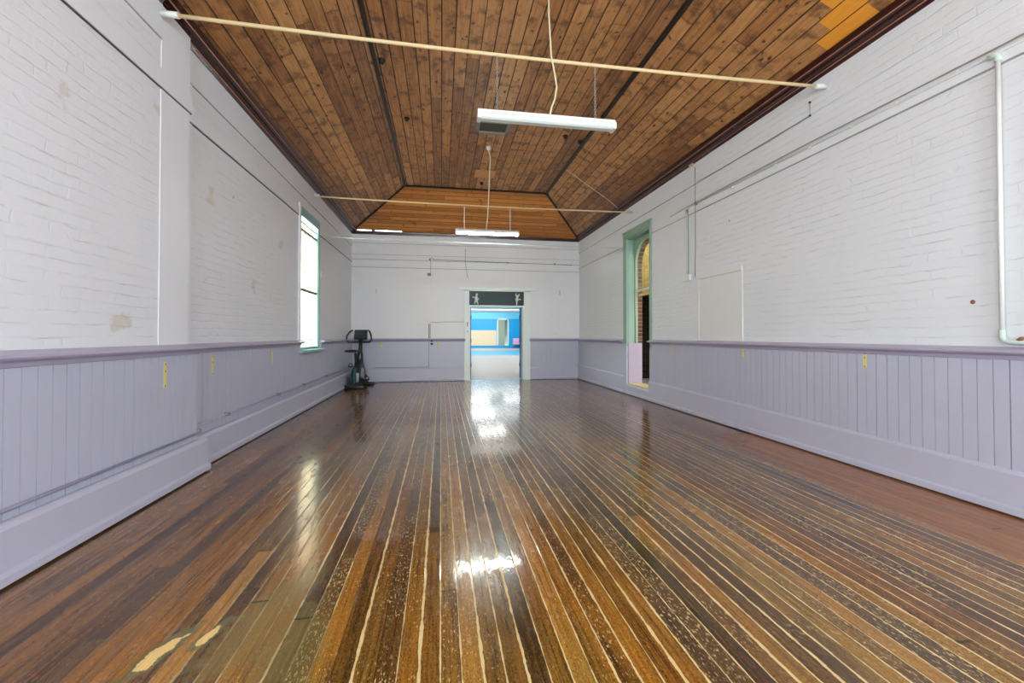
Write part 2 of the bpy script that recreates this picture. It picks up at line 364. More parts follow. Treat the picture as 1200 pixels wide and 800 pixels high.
def glass_mat():
    t = NT('window_glass'); t.n.remove(t.b)
    a = t.n.new('ShaderNodeBsdfTransparent'); a.inputs[0].default_value = (.95, .98, .97, 1)
    g = t.n.new('ShaderNodeBsdfGlossy'); g.inputs['Roughness'].default_value = .03
    fr = t.n.new('ShaderNodeLayerWeight'); fr.inputs[0].default_value = .5
    m = t.n.new('ShaderNodeMixShader'); t.put(m.inputs[0], t.M('ADD', .04, t.M('MULTIPLY', t.M('POWER', fr.outputs['Facing'], 5.0), .5)))
    t.L(a.outputs[0], m.inputs[1]); t.L(g.outputs[0], m.inputs[2]); t.L(m.outputs[0], t.out.inputs[0]); return t.m
MT['glass'] = glass_mat()

# ------------------------------------------------------------------ mesh helpers
class MB:
    """collects shapes, then links them as ONE mesh object"""
    def __init__(s, origin=(0, 0, 0)):
        s.v = []; s.f = []; s.uv = []; s.sm = []
    def face(s, idx, uv=None, smooth=False):
        s.f.append(idx); s.uv.append(uv); s.sm.append(smooth)
    def box(s, x0, x1, y0, y1, z0, z1, bev=0.0):
        if x0 > x1: x0, x1 = x1, x0
        if y0 > y1: y0, y1 = y1, y0
        if z0 > z1: z0, z1 = z1, z0
        if bev > 0:
            bm = bmesh.new(); bmesh.ops.create_cube(bm, size=1)
            for v in bm.verts:
                v.co = Vector(((x0 + x1) / 2 + v.co.x * (x1 - x0), (y0 + y1) / 2 + v.co.y * (y1 - y0), (z0 + z1) / 2 + v.co.z * (z1 - z0)))
            bmesh.ops.bevel(bm, geom=list(bm.edges), offset=min(bev, (x1 - x0) * .45, (y1 - y0) * .45, (z1 - z0) * .45), segments=2, affect='EDGES', profile=.5)
            s.add(bm); return s
        b = len(s.v)
        s.v += [(x0, y0, z0), (x1, y0, z0), (x1, y1, z0), (x0, y1, z0), (x0, y0, z1), (x1, y0, z1), (x1, y1, z1), (x0, y1, z1)]
        for q in ((0, 3, 2, 1), (4, 5, 6, 7), (0, 1, 5, 4), (1, 2, 6, 5), (2, 3, 7, 6), (3, 0, 4, 7)): s.face([b + k for k in q])
        return s
    def add(s, bm, M=None, smooth=False):
        b = len(s.v); bm.verts.index_update()
        for v in bm.verts: s.v.append(tuple((M @ v.co) if M else v.co))
        for f in bm.faces: s.face([b + v.index for v in f.verts], None, smooth or f.smooth)
        bm.free(); return s
    def tube(s, pts, r, n=10, cap=True):
        pts = [Vector(p) for p in pts]; rs = r if isinstance(r, (list, tuple)) else [r] * len(pts)
        b = len(s.v); up = None
        for k, p in enumerate(pts):
            a = pts[max(0, k - 1)]; c = pts[min(len(pts) - 1, k + 1)]; d = (c - a).normalized()
            if up is None:
                up = Vector((0, 0, 1)) if abs(d.z) < .9 else Vector((1, 0, 0))
            x = d.cross(up).normalized(); y = x.cross(d).normalized(); up = y
            for j in range(n):
                t = 2 * PI * j / n; s.v.append(tuple(p + x * math.cos(t) * rs[k] + y * math.sin(t) * rs[k]))
        for k in range(len(pts) - 1):
            for j in range(n):
                s.face([b + k * n + j, b + k * n + (j + 1) % n, b + (k + 1) * n + (j + 1) % n, b + (k + 1) * n + j], None, True)
        if cap:
            s.face([b + j for j in range(n)][::-1]); s.face([b + (len(pts) - 1) * n + j for j in range(n)])
        return s
    def prism(s, poly, axis, a0, a1):
        """poly in the two other axes (order xyz without axis), extruded along axis"""
        b = len(s.v); n = len(poly)
        def P(p, a):
            if axis == 'x': return (a, p[0], p[1])
            if axis == 'y': return (p[0], a, p[1])
            return (p[0], p[1], a)
        for a in (a0, a1):
            for p in poly: s.v.append(P(p, a))
        for j in range(n): s.face([b + j, b + (j + 1) % n, b + n + (j + 1) % n, b + n + j])
        s.face([b + j for j in range(n)][::-1]); s.face([b + n + j for j in range(n)])
        return s
    def lathe(s, prof, c=(0, 0, 0), n=20, axis='z'):
        b = len(s.v)
        for r, h in prof:
            for j in range(n):
                t = 2 * PI * j / n; x, y = r * math.cos(t), r * math.sin(t)
                p = {'z': (x, y, h), 'x': (h, x, y), 'y': (x, h, y)}[axis]
                s.v.append((p[0] + c[0], p[1] + c[1], p[2] + c[2]))
        for k in range(len(prof) - 1):
            for j in range(n): s.face([b + k * n + j, b + k * n + (j + 1) % n, b + (k + 1) * n + (j + 1) % n, b + (k + 1) * n + j], None, True)
        s.face([b + j for j in range(n)][::-1]); s.face([b + (len(prof) - 1) * n + j for j in range(n)])
        return s
    def build(s, name, mat, parent=None, fixn=True):
        me = bpy.data.meshes.new(name); me.from_pydata(s.v, [], s.f)
        me.polygons.foreach_set('use_smooth', s.sm)
        if fixn:
            bm = bmesh.new(); bm.from_mesh(me); bmesh.ops.recalc_face_normals(bm, faces=bm.faces); bm.to_mesh(me); bm.free()
        ul = me.uv_layers.new(name='UVMap')
        for k, p in enumerate(me.polygons):
            cu = s.uv[k] if k < len(s.uv) else None
            nx, ny, nz = map(abs, p.normal)
            for li in p.loop_indices:
                co = me.vertices[me.loops[li].vertex_index].co
                if cu == 'fn' or callable(cu): uvv = cu(co)
                elif nx >= ny and nx >= nz: uvv = (co.y, co.z)
                elif ny >= nz: uvv = (co.x, co.z)
                else: uvv = (co.x, co.y)
                ul.data[li].uv = uvv
        me.materials.append(MT[mat] if isinstance(mat, str) else mat)
        o = bpy.data.objects.new(name, me); C.objects.link(o)
        if parent is not None: o.parent = parent
        return o

def smooth_angle(o, deg=40):
    for p in o.data.polygons: p.use_smooth = True
    try: o.data.set_sharp_from_angle(angle=math.radians(deg))
    except Exception: pass
    return o
def struct(o): o['kind'] = 'structure'; return o
def tag(o, label, cat, group=None):
    o['label'] = label; o['category'] = cat
    if group: o['group'] = group
    return o
def thing(name, label, cat, loc=(0, 0, 0), rz=0, group=None):
    o = bpy.data.objects.new(name, None); C.objects.link(o); o.location = loc; o.rotation_euler = (0, 0, rz)
    o.empty_display_size = .1
    return tag(o, label, cat, group)
def dup(root, loc, label, rz=None, group=None):
    r = root.copy(); C.objects.link(r); r.location = loc; r['label'] = label
    if rz is not None: r.rotation_euler = (0, 0, rz)
    if group: r['group'] = group
    for ch in list(root.children):
        c = ch.copy(); C.objects.link(c); c.parent = r
        for g in list(ch.children):
            d = g.copy(); C.objects.link(d); d.parent = c
    return r

# ------------------------------------------------------------------ room dimensions
XL, XLN, XR, YB, YR = -2.465, -2.37, 4.12, 12.48, -3.2
ZW = 4.13        # bottom edge of the cornice
YN = 4.50        # the left wall is thicker nearer than this
WIN = (8.06, 9.20, 1.05, 3.52)     # left window: y0 y1 z0 z1
DR = (7.98, 9.05, 0.22, 3.46)      # right arched opening
BD = (0.80, 2.40, 0.0, 2.59)       # back doorway x0 x1 z0 z1

def wall(name, axis, p0, p1, a0, a1, z0, z1, holes, mat):
    m = MB()
    us = sorted({a0, a1, *[h[0] for h in holes], *[h[1] for h in holes]})
    zs = sorted({z0, z1, *[h[2] for h in holes], *[h[3] for h in holes]})
    for i in range(len(us) - 1):
        for j in range(len(zs) - 1):
            cu, cz = (us[i] + us[i + 1]) / 2, (zs[j] + zs[j + 1]) / 2
            if any(h[0] < cu < h[1] and h[2] < cz < h[3] for h in holes): continue
            if axis == 'x': m.box(p0, p1, us[i], us[i + 1], zs[j], zs[j + 1])
            else: m.box(us[i], us[i + 1], p0, p1, zs[j], zs[j + 1])
    return struct(m.build(name, mat))

# floor
m = MB(); m.box(XL - .05, XR + .05, YR, YB + .1, -.12, 0)
struct(m.build('floor', 'floor'))
# walls
wall('wall_left', 'x', XL - .14, XL, YR, YB + .3, 0, 4.36, [WIN, (0.0, 1.2, 1.05, 3.5)], 'brick_left')
wall('wall_left_thick', 'x', XL, XLN, YR, YN - .42, 0, 4.2, [(0.0, 1.2, 1.05, 3.5)], 'brick_left').name = 'wall_left'
wall('wall_right', 'x', XR, XR + .33, YR, YB + .3, 0, 4.36, [DR, (0.0, 1.2, 1.05, 3.5)], 'brick_right')
wall('wall_back', 'y', YB, YB + .34, XL, XR, 0, 4.13, [BD], 'brick_back')
wall('wall_rear', 'y', YR - .3, YR, XL - .1, XR + .3, 0, 4.36, [(-1.55, -.05, 1.1, 3.5), (1.65, 3.15, 1.1, 3.5)], 'brick_back')

# ceiling: flat centre, sloped sides and hipped ends, one mesh
ZC0, ZC1, XC0, XC1, YC1, YC0 = 4.2, 4.9, -.868, 2.615, 10.52, -1.3
cm = MB()
def cq(pts, fn):
    b = len(cm.v); cm.v += pts; cm.face(list(range(b, b + len(pts))), fn)
sl = math.hypot(XC0 - XL, ZC1 - ZC0)
kx = lambda c: (c.x, c.y)
cq([(XC0, YC0, ZC1), (XC1, YC0, ZC1), (XC1, YC1, ZC1), (XC0, YC1, ZC1)], kx)
cq([(XL, YR, ZC0), (XC0, YC0, ZC1), (XC0, YC1, ZC1), (XL, YB, ZC0)], lambda c: (-10 - math.hypot(c.x - XL, c.z - ZC0), c.y))
cq([(XR, YR, ZC0), (XC1, YC0, ZC1), (XC1, YC1, ZC1), (XR, YB, ZC0)], lambda c: (math.hypot(XR - c.x, c.z - ZC0) + .001, c.y))
# the hip end has a slit at its left foot where daylight comes in
def hp(x, s):  # point on the back hip plane, s = 0 foot .. 1 top
    return (x, YB + (YC1 - YB) * s, ZC0 + (ZC1 - ZC0) * s)
s0, s1 = .025, .05
fnh = lambda c: (30 + math.hypot(YB - c.y, c.z - ZC0), c.x)
def hx(s): return XL + (XC0 - XL) * s, XR + (XC1 - XR) * s
cq([hp(hx(s1)[0], s1), hp(hx(1)[0], 1), hp(hx(1)[1], 1), hp(hx(s1)[1], s1)], fnh)
cq([hp(hx(0)[0], 0), hp(hx(0)[1], 0), hp(hx(s0)[1], s0), hp(hx(s0)[0], s0)], fnh)
for xa, xb in ((None, -2.30), (-1.92, -1.83), (-1.1, None)):
    a0_, a1_ = (hx(s0)[0], hx(s1)[0]) if xa is None else (xa, xa)
    b0_, b1_ = (hx(s0)[1], hx(s1)[1]) if xb is None else (xb, xb)
    cq([hp(a0_, s0), hp(b0_, s0), hp(b1_, s1), hp(a1_, s1)], fnh)
cq([(XL, YR, ZC0), (XR, YR, ZC0), (XC1, YC0, ZC1), (XC0, YC0, ZC1)], lambda c: (30 + c.z * 2, c.x + 50))
struct(cm.build('ceiling', 'ceil', fixn=False))

# cornice moulding, stepped
def cornice_profile(s):   # offsets from wall (s = +1 means room is at +)
    return [(0, 4.125), (.018, 4.125), (.03, 4.15), (.03, 4.165), (.062, 4.18), (.062, 4.2), (.095, 4.21), (.1, 4.235), (.12, 4.26), (.0, 4.26)]
m = MB(); pr = [(a * 1.35, z) for a, z in cornice_profile(1)]
m.prism([(XL + a, z) for a, z in pr], 'y', YN - .45, YB)
m.prism([(XLN + a, z) for a, z in pr], 'y', YR, YN - .45)
struct(m.build('trim_1', 'cornice'))
m = MB(); m.prism([(XR - a, z) for a, z in pr], 'y', YR, YB); struct(m.build('trim_2', 'cornice'))
m = MB(); m.prism([(YB - a * .75, z) for a, z in [(0, 4.125), (.03, 4.125), (.04, 4.16), (.08, 4.17), (.09, 4.205), (.0, 4.205)]], 'x', XL, XR); struct(m.build('trim_3', 'cornice'))
m = MB()
for yy0, yy1, xw in ((YN - .45, YB, XL), (YR, YN - .45, XLN)):
    m.tube([(xw + .046, yy0, 4.158), (xw + .046, yy1, 4.158)], .0055, 6); m.tube([(xw + .132, yy0, 4.208), (xw + .132, yy1, 4.208)], .0055, 6)
struct(m.build('trim_36', 'bead'))  # lighter tubes put the cornice's glossy highlight lines into colour
m = MB()
m.tube([(XR - .046, YR, 4.158), (XR - .046, YB, 4.158)], .0055, 6); m.tube([(XR - .132, YR, 4.208), (XR - .132, YB, 4.208)], .0055, 6)
struct(m.build('trim_37', 'bead'))
# battens along hips and ridges
def bar(m, a, b, wd, th, nrm):
    a, b, nrm = Vector(a), Vector(b), Vector(nrm).normalized(); d = (b - a).normalized(); x = d.cross(nrm).normalized() * wd / 2; n = nrm * th
    base = len(m.v)
    for p in (a, b):
        for q in (p - x, p + x, p + x + n, p - x + n): m.v.append(tuple(q))
    for q in ((0, 1, 5, 4), (1, 2, 6, 5), (2, 3, 7, 6), (3, 0, 4, 7), (3, 2, 1, 0), (4, 5, 6, 7)): m.face([base + k for k in q])
k = 4
for a, b, n in (((XC0, YC0, ZC1), (XC0, YC1, ZC1), (.2, 0, -1)), ((XC1, YC0, ZC1), (XC1, YC1, ZC1), (-.2, 0, -1)),
                ((XC0, YC1, ZC1), (XC1, YC1, ZC1), (0, -.2, -1)), ((XL, YB, ZC0), (XC0, YC1, ZC1), (.5, -.5, -1)), ((XR, YB, ZC0), (XC1, YC1, ZC1), (-.5, -.5, -1))):
    m = MB(); bar(m, a, b, .055, .022, n); bar(m, a, b, .022, .036, n)
    struct(m.build('trim_%d' % k, 'batten')); k += 1

# raised plaster frieze, picture bands, smooth pilasters
def band(name, mat, boxes):
    m = MB()
    for b in boxes: m.box(*b)
    return struct(m.build(name, mat))
band('trim_9', 'plaster', [(XL, XL + .014, YN, YB, 3.80, 4.13), (XLN, XLN + .012, YR, YN - .42, 3.84, 4.13)])
band('trim_10', 'brick_right', [(XR - .014, XR, YR, YB, 3.79, 4.13)])
band('trim_11', 'plaster', [(XL, XL + .016, YN, 8.0, 3.415, 3.56), (XL, XL + .016, 9.28, YB, 3.36, 3.5), (XLN, XLN + .016, YR, YN + .02, 3.42, 3.575)])
band('trim_12', 'plaster', [(XR - .014, XR, YR, 7.9, 3.33, 3.45), (XR - .014, XR, 9.2, YB, 3.33, 3.45)])
band('trim_13', 'plaster', [(XL, XR, YB - .014, YB, 3.44, 3.56), (XL, XR, YB - .012, YB, 3.9, 4.13), (XL, XR, YB - .012, YB, 3.22, 3.3)])
band('wall_left_pilaster', 'plaster', [(XL - .02, XLN + .006, YN - .42, YN, 0.3, 4.13)]).name = 'wall_left'
band('trim_14', 'plaster', [(XR - .004, XR, 6.41, 6.56, 1.2, 3.33)])
band('trim_15', 'plaster', [(XR - .006, XR, 6.62, 7.86, 2.35, 3.33)])
band('trim_16', 'plaster', [(XL, XL + .008, YN, 4.72, 1.2, 3.8)])

band('trim_38', 'band_shadow', [(XL, XL + .012, YN, 8.0, 3.402, 3.410), (XL, XL + .012, 9.3, YB, 3.349, 3.357), (XLN, XLN + .012, YR, YN + .02, 3.408, 3.417)])  # thin strips on these trims are coloured as shadow lines along the bands
band('trim_41', 'soft_band_shadow', [(XLN, XLN + .006, YR, YN - .42, 3.831, 3.838), (XL, XL + .01, YN, YB, 3.793, 3.798)])
band('trim_39', 'soft_band_shadow', [(XR - .01, XR, YR, 7.9, 3.318, 3.327), (XR - .012, XR, 4.2, YB, 3.781, 3.788), (XR - .01, XR, 9.3, YB, 3.318, 3.327)])
band('trim_40', 'soft_band_shadow', [(XL, XR, YB - .009, YB, 3.425, 3.437), (XL, XR, YB - .009, YB, 3.205, 3.217), (XL, XR, YB - .009, YB, 3.57, 3.578), (XL, XR, YB - .009, YB, 3.885, 3.894)])
# lilac tongue-and-groove dado
def dado(name, axis, face, sgn, a0, a1, z0, z1, depth=.03, start=None, deep=()):
    """face = plane of the boards, room towards sgn; V grooves between 0.1 m boards"""
    m = MB(); pts = []; a = a0; nb = 0; g0 = 0
    while a < a1 - 1e-4:
        b = min(a + .0985 + random.uniform(-.003, .003), a1)
        g = random.choice((.004, .004, .005, .007)); d = .013; last = g
        pts += [(a + g0 * .5, 0)]
        pts += [(b - g * .5, 0), (b - g * .5, d), (b + g * .5, d)] if b < a1 else [(b, 0)]
        a = b; nb += 1; g0 = g
    poly = [(p, face - sgn * q) for p, q in pts] + [(a1, face - sgn * depth), (a0, face - sgn * depth)]
    if axis == 'y': m.prism([(q, p) for p, q in poly], 'z', z0, z1)
    else: m.prism(poly, 'z', z0, z1)
    return struct(m.build(name, 'lilac'))
LF, LFN, RF = XL + .04, XL + .14, XR - .035
dado('trim_17', 'y', LF, 1, YN + .1, 8.0, .2, 1.16)
dado('trim_34', 'y', LF, 1, 8.0, 9.3, .2, 1.0)
dado('trim_35', 'y', LF, 1, 9.3, YB, .2, 1.16)
dado('trim_18', 'y', LFN, 1, YR, YN + .1, .2, 1.16, .12)
dado('trim_19', 'y', RF, -1, YR, DR[0], .2, 1.16)
dado('trim_20', 'y', RF, -1, DR[1] + .14, YB, .2, 1.16)
BF = YB - .04
dado('trim_21', 'x', BF, -1, XL + .04, .66, .2, 1.16)
dado('trim_22', 'x', BF, -1, 2.60, XR - .03, .2, 1.16)

# moulded dado rails
def rail_prof(p, s):
    return [(p, 1.12), (p + s * .012, 1.125), (p + s * .022, 1.15), (p + s * .04, 1.16), (p + s * .075, 1.168), (p + s * .083, 1.18), (p + s * .075, 1.195), (p + s * .03, 1.203), (p - s * .04, 1.218), (p - s * .04, 1.14)]
m = MB(); m.prism(rail_prof(LF, 1), 'y', YN + .12, 8.02); m.prism(rail_prof(LF, 1), 'y', 9.26, YB - .0); struct(m.build('trim_23', 'rail'))
m = MB(); m.prism(rail_prof(LFN, 1), 'y', YR, YN + .12); struct(m.build('trim_24', 'rail'))
m = MB(); m.prism(rail_prof(RF, -1), 'y', YR, 7.94); struct(m.build('trim_25', 'rail'))
m = MB(); m.prism(rail_prof(RF, -1), 'y', 9.22, YB); struct(m.build('trim_26', 'rail'))
m = MB(); m.prism(rail_prof(BF, -1), 'x', XL + .04, .68); struct(m.build('trim_27', 'rail'))
m = MB(); m.prism(rail_prof(BF, -1), 'x', 2.58, XR - .03); struct(m.build('trim_28', 'rail'))

# skirtings: tall boards whose top line climbs slightly to the back
def skirting(name, axis, face, s, a0, a1, h0, h1, t=.035, z0=.014):
    m = MB()
    for (q0, q1, zb0, zb1, top) in ((0, t * .72, .045, None, True), (0, t + .012, z0, .07, False)):
        if top:
            b = len(m.v)
            for a, h in ((a0, h0), (a1, h1)):
                for off, z in ((0, .03), (t * .72, .03), (t * .72, h - .028), (t * .3, h - .008), (0, h)):
                    m.v.append((face + s * off, a, z) if axis == 'y' else (a, face + s * off, z))
            for j in range(5): m.face([b + j, b + (j + 1) % 5, b + 5 + (j + 1) % 5, b + 5 + j])
            m.face([b + j for j in range(5)]); m.face([b + 5 + j for j in range(5)][::-1])
        else:
            pr = [(face, z0), (face + s * q1, z0), (face + s * q1, .058), (face + s * t * .75, .075), (face, .075)]
            m.prism(pr, axis, a0, a1)
    return struct(m.build(name, 'lilac'))
skirting('baseboard_left', 'y', -2.345, 1, YN + .11, YB - .02, .315, .37, t=.035)
skirting('baseboard_left', 'y', -2.26, 1, YR, YN + .10, .33, .315, t=.05)
band('trim_29', 'lilac', [(LFN, -2.26, YR, YN + .10, .0, .30), (LF, -2.345, YN + .1, YB, .0, .3)])
skirting('baseboard_right', 'y', 4.085, -1, YR, DR[0], .25, .40)
skirting('baseboard_right', 'y', 4.085, -1, DR[1] + .14, YB - .02, .40, .43)
skirting('baseboard_right', 'y', 4.10, -1, DR[0], DR[1] + .14, .21, .21)
skirting('baseboard_back', 'x', BF, -1, XL + .1, .655, .385, .385)
skirting('baseboard_back', 'x', BF, -1, 2.605, XR - .03, .36, .36)
# small service pipe clipped above the left skirting
t = thing('service_pipe', 'thin lilac pipe running just above the left skirting board', 'pipe', (-2.31, 2, .36))
m = MB(); m.tube([(0, -4.0, .0), (0, 0, .0), (0, 2.55, .0)], .011); m.build('pipe_run', 'rail', t)
m = MB(); m.tube([(-.06, 2.66, .045), (-.085, 3.2, .05), (-.085, 9.0, .085)], .009); m.build('pipe_run', 'rail', t)
for yy in (2.6, 3.35, 4.9, 6.1, 7.6):
    m = MB(); m.box(-.11 if yy > 2.7 else -.02, -.06 if yy > 2.7 else .02, yy - .02, yy + .02, .0 + (yy > 2.7) * (.03 + .008 * (yy - 3.2)), .035 + (yy > 2.7) * (.03 + .008 * (yy - 3.2)), .006); m.build('clip', 'grey', t)

# ------------------------------------------------------------------ window_1 (left, teal frame)
y0, y1, z0, z1 = WIN
W1 = bpy.data.objects.new('window_1', None); C.objects.link(W1); W1.location = (XL, (y0 + y1) / 2, z0); struct(W1)
oy, oz = (y0 + y1) / 2, z0
def wb(name, mat, boxes, bev=.004):
    m = MB()
    for b in boxes: m.box(b[0] - XL, b[1] - XL, b[2] - oy, b[3] - oy, b[4] - oz, b[5] - oz, bev)
    return m.build(name, mat, W1)
wb('casing', 'teal', [(XL, XL + .022, y1, y1 + .06, 1.05, 3.529), (XL, XL + .022, y0 - .005, y1 + .06, 3.53, 3.60)])
wb('near_casing', 'plaster', [(XL, XL + .035, y0 - .09, y0 - .02, 1.05, 3.64)])
wb('window_sill', 'teal', [(XL - .1, XL + .115, y0 - .10, y1 + .15, .99, 1.04)], .01)
wb('sash_stile', 'teal', [(XL - .07, XL + .012, y0 - .02, y0 + .045, 1.03, 3.53)])
wb('sash_stile', 'teal', [(XL - .05, XL + .006, y1 - .025, y1, 1.03, 3.53)])
wb('sash_rail', 'teal', [(XL - .07, XL + .01, y0, y1, 3.44, 3.53)])
wb('sash_rail', 'teal', [(XL - .07, XL + .01, y0, y1, 1.03, 1.09)])
wb('meeting_rail', 'charcoal', [(XL - .055, XL - .005, y0 + .03, y1 - .04, 2.11, 2.155)])
wb('sash_bar', 'charcoal', [(XL - .055, XL - .005, y0 + .03, y1 - .04, 3.195, 3.235)])
wb('sash_bar', 'charcoal', [(XL - .055, XL - .01, y0 + .03, y1 - .04, 3.34, 3.36)])
wb('pane', 'glass', [(XL - .045, XL - .041, y0 + .03, y1 - .04, 1.07, 3.46)], 0)
t = thing('vertical_blind', 'cream vertical strip blind hanging in the left teal window', 'blind', (XL - .085, oy, 1.1))
m = MB(); m.box(-.012, .02, -.54, .53, 2.13, 2.235, .004); m.build('headrail', 'slat', t)
for q in range(8):
    yc = -.495 + q * .14
    m = MB(); m.prism([(-.004, yc - .085), (.004, yc - .083), (.008, yc), (.004, yc + .083), (-.004, yc + .085), (.002, yc)], 'z', .13, 2.13); sl_ = m.build('slat', 'slat', t); sl_.location.x = -.022 * (q % 2)
    m = MB(); m.box(.009, .016, yc - .075, yc - .060, .14, 2.12); m.build('shadow_strip', 'slat_shadow', sl_)  # brown strip stands for the shadow line where slats overlap
    m = MB(); m.box(-.008, .012, yc - .057, yc + .057, .105, .13, .003); m.build('bottom_weight', 'charcoal', sl_)

# ------------------------------------------------------------------ window_2 (right, green arched opening)
y0, y1, z0, z1 = DR
W2 = bpy.data.objects.new('window_2', None); C.objects.link(W2); W2.location = (XR, (y0 + y1) / 2, z0); struct(W2)
oy, oz = (y0 + y1) / 2, z0
def gb(name, mat, boxes, bev=.004, parent=None):
    m = MB()
    for b in boxes: m.box(b[0] - XR, b[1] - XR, b[2] - oy, b[3] - oy, b[4] - oz, b[5] - oz, bev)
    return m.build(name, mat, parent or W2)
gb('casing', 'green', [(XR - .035, XR, y1, y1 + .17, 1.06, 3.459)])
gb('casing', 'green', [(XR - .035, XR, y0 - .05, y0 + .005, 1.03, 3.459)])
gb('casing', 'green', [(XR - .035, XR, y0 - .05, y1 + .17, 3.46, 3.61), (XR - .05, XR, y0 - .06, y1 + .18, 3.58, 3.62)])
gb('reveal', 'green', [(XR, XR + .33, y1 - .012, y1 + .004, 1.13, z1), (XR, XR + .17, y0 - .004, y0 + .012, 1.13, z1), (XR, XR + .17, y0, y1, z1 - .02, z1 + .003)])
gb('lower_panel', 'mauve', [(XR + .0, XR + .325, y1 - .03, y1 + .002, .23, 1.13), (XR, XR + .325, y0 - .002, y0 + .02, .23, 1.13)])
gb('lower_post', 'lilac', [(XR - .04, XR, y1 + .005, y1 + .13, .2, 1.12)])
gb('threshold', 'sill', [(XR - .01, XR + .33, y0, y1, .19, .235)])
# sash board with an arched cut-out
XS = XR + .17
def arch_board():
    m = MB(); n = 24; yc, hw, zs, ht = (y0 + y1) / 2, (y1 - y0) / 2 - .035, 2.86, .50
    for x in (XS, XS + .05):
        b = len(m.v)
        for j in range(n + 1):
            a = PI * j / n; yy, zz = yc + hw * math.cos(a), zs + ht * math.sin(a)
            m.v.append((x - XR, yy - oy, zz - oz)); m.v.append((x - XR, (yc + (y1 - y0) / 2 * (1 if math.cos(a) > .75 else -1 if math.cos(a) < -.75 else math.cos(a) / .75)) - oy, z1 - oz))
        for j in range(n): m.face([b + 2 * j, b + 2 * j + 1, b + 2 * j + 3, b + 2 * j + 2])
    for j in range(n):
        b0, b1 = 2 * j, 2 * j + 2; N = 2 * (n + 1)
        m.face([b0, b1, b1 + N, b0 + N])
    o = m.build('arched_head', 'green', W2)
    gb('sash_stile', 'green', [(XS, XS + .05, y1 - .045, y1, 1.13, zs + .1)]); gb('sash_stile', 'green', [(XS, XS + .05, y0, y0 + .045, 1.13, zs + .1)])
    # thin cream bead round the arch
    m = MB(); pts = [(XS - .003 - XR, yc + hw * math.cos(PI * j / n) - oy, zs + ht * math.sin(PI * j / n) - oz) for j in range(n + 1)]
    pts = [(XS - .003 - XR, yc + hw - oy, 1.15 - oz)] + pts + [(XS - .003 - XR, yc - hw - oy, 1.15 - oz)]
    m.tube(pts, .009, 6); m.build('cream_bead', 'sill', W2)
arch_board()
gb('meeting_rail', 'white_trim', [(XS, XS + .05, y0 + .04, y1 - .04, 2.27, 2.315)])
gb('sash_rail', 'sill', [(XS + .06, XS + .09, y0 + .04, y1 - .04, 2.17, 2.215)])
gb('pane', 'glass', [(XS + .02, XS + .024, y0 + .04, y1 - .04, 2.3, 3.38)], 0)
# outer brick reveal with its own arch
m = MB()
m.box(XR + .23, XR + .331, y1 - .025, y1 - .005, 1.13, 2.9); 
n = 16
for j in range(n // 2 + 6):
    a, b = PI * j / n, PI * (j + 1) / n; q = []
    for x in (XR + .23, XR + .331):
        for an, r in ((a, .50), (b, .50), (b, .56), (a, .56)): q.append((x, (y0 + y1) / 2 + r * math.cos(an), 2.86 + r * .98 * math.sin(an)))
    bb = len(m.v); m.v += q
    for f_ in ((0, 1, 2, 3), (4, 7, 6, 5), (0, 4, 5, 1), (3, 2, 6, 7)): m.face([bb + k_ for k_ in f_])
o = m.build('brick_reveal', 'redbrick'); struct(o); o.name = 'trim_30'
# porch outside: brick walls, dark doorway
wall('wall_porch', 'x', 5.6, 5.8, 7.0, 12.5, -.1, 5.5, [(9.8, 12.2, -.1, 2.45)], 'yellowbrick')
band('wall_porch_passage', 'darkbrick', [(8.2, 8.4, 9.7, 12.4, -.1, 2.6), (5.8, 8.2, 12.2, 12.4, -.1, 2.6), (5.8, 8.2, 9.6, 9.8, -.1, 2.6), (5.8, 8.4, 9.6, 12.4, 2.45, 2.6)])
band('floor_porch', 'concrete', [(XR + .33, 9, 5, 12.5, -.12, .0)])

# ------------------------------------------------------------------ door_1 (back wall doorway)
D1 = bpy.data.objects.new('door_1', None); C.objects.link(D1); D1.location = (1.6, YB, 0); struct(D1)
def db(name, mat, boxes, bev=.004, parent=None):
    m = MB()
    for b in boxes: m.box(b[0] - 1.6, b[1] - 1.6, b[2] - YB, b[3] - YB, b[4], b[5], bev)
    return m.build(name, mat, parent or D1)
db('casing', 'white_trim', [(.66, .80, YB - .05, YB, 0, 2.62)])
db('casing', 'white_trim', [(2.41, 2.60, YB - .05, YB, 0, 2.62)])
db('head_casing', 'white_trim', [(.52, 2.74, YB - .07, YB, 2.62, 2.70), (.66, 2.60, YB - .05, YB, 2.585, 2.62)])
db('jamb', 'white_trim', [(.80, .835, YB - .01, YB + .36, 0, 2.59), (2.375, 2.41, YB - .01, YB + .36, 0, 2.59)])
tr = db('transom_panel', 'transom', [(.80, 2.41, YB - .02, YB + .04, 2.18, 2.585)])
db('transom_rail', 'white_trim', [(.80, 2.41, YB - .02, YB + .1, 2.14, 2.18)])
def silhouette(cx, cz, strokes):
    m = MB()
    for (pts, r) in strokes:
        m.tube([(cx + px * 1.1 - 1.6, -.026, cz + pz) for px, pz in pts], [q * 1.35 for q in r], 8)
    m.build('dancer_silhouette', 'white_paint', tr)
silhouette(1.0, 2.37, [([(.02, .15), (.015, .09)], [.022, .024]), ([(.015, .09), (-.005, .0), (-.01, -.05)], [.02, .026, .02]), ([(0, .03), (-.09, .04), (-.1, .03)], [.014, .012, .008]),
    ([(.01, .03), (.06, -.01), (.075, .0)], [.014, .012, .008]), ([(-.01, -.05), (-.03, -.12), (-.04, -.16)], [.02, .014, .01]), ([(-.01, -.05), (.04, -.12), (.05, -.17)], [.02, .014, .01]), ([(-.04, -.05), (.05, -.04)], [.02, .02])])
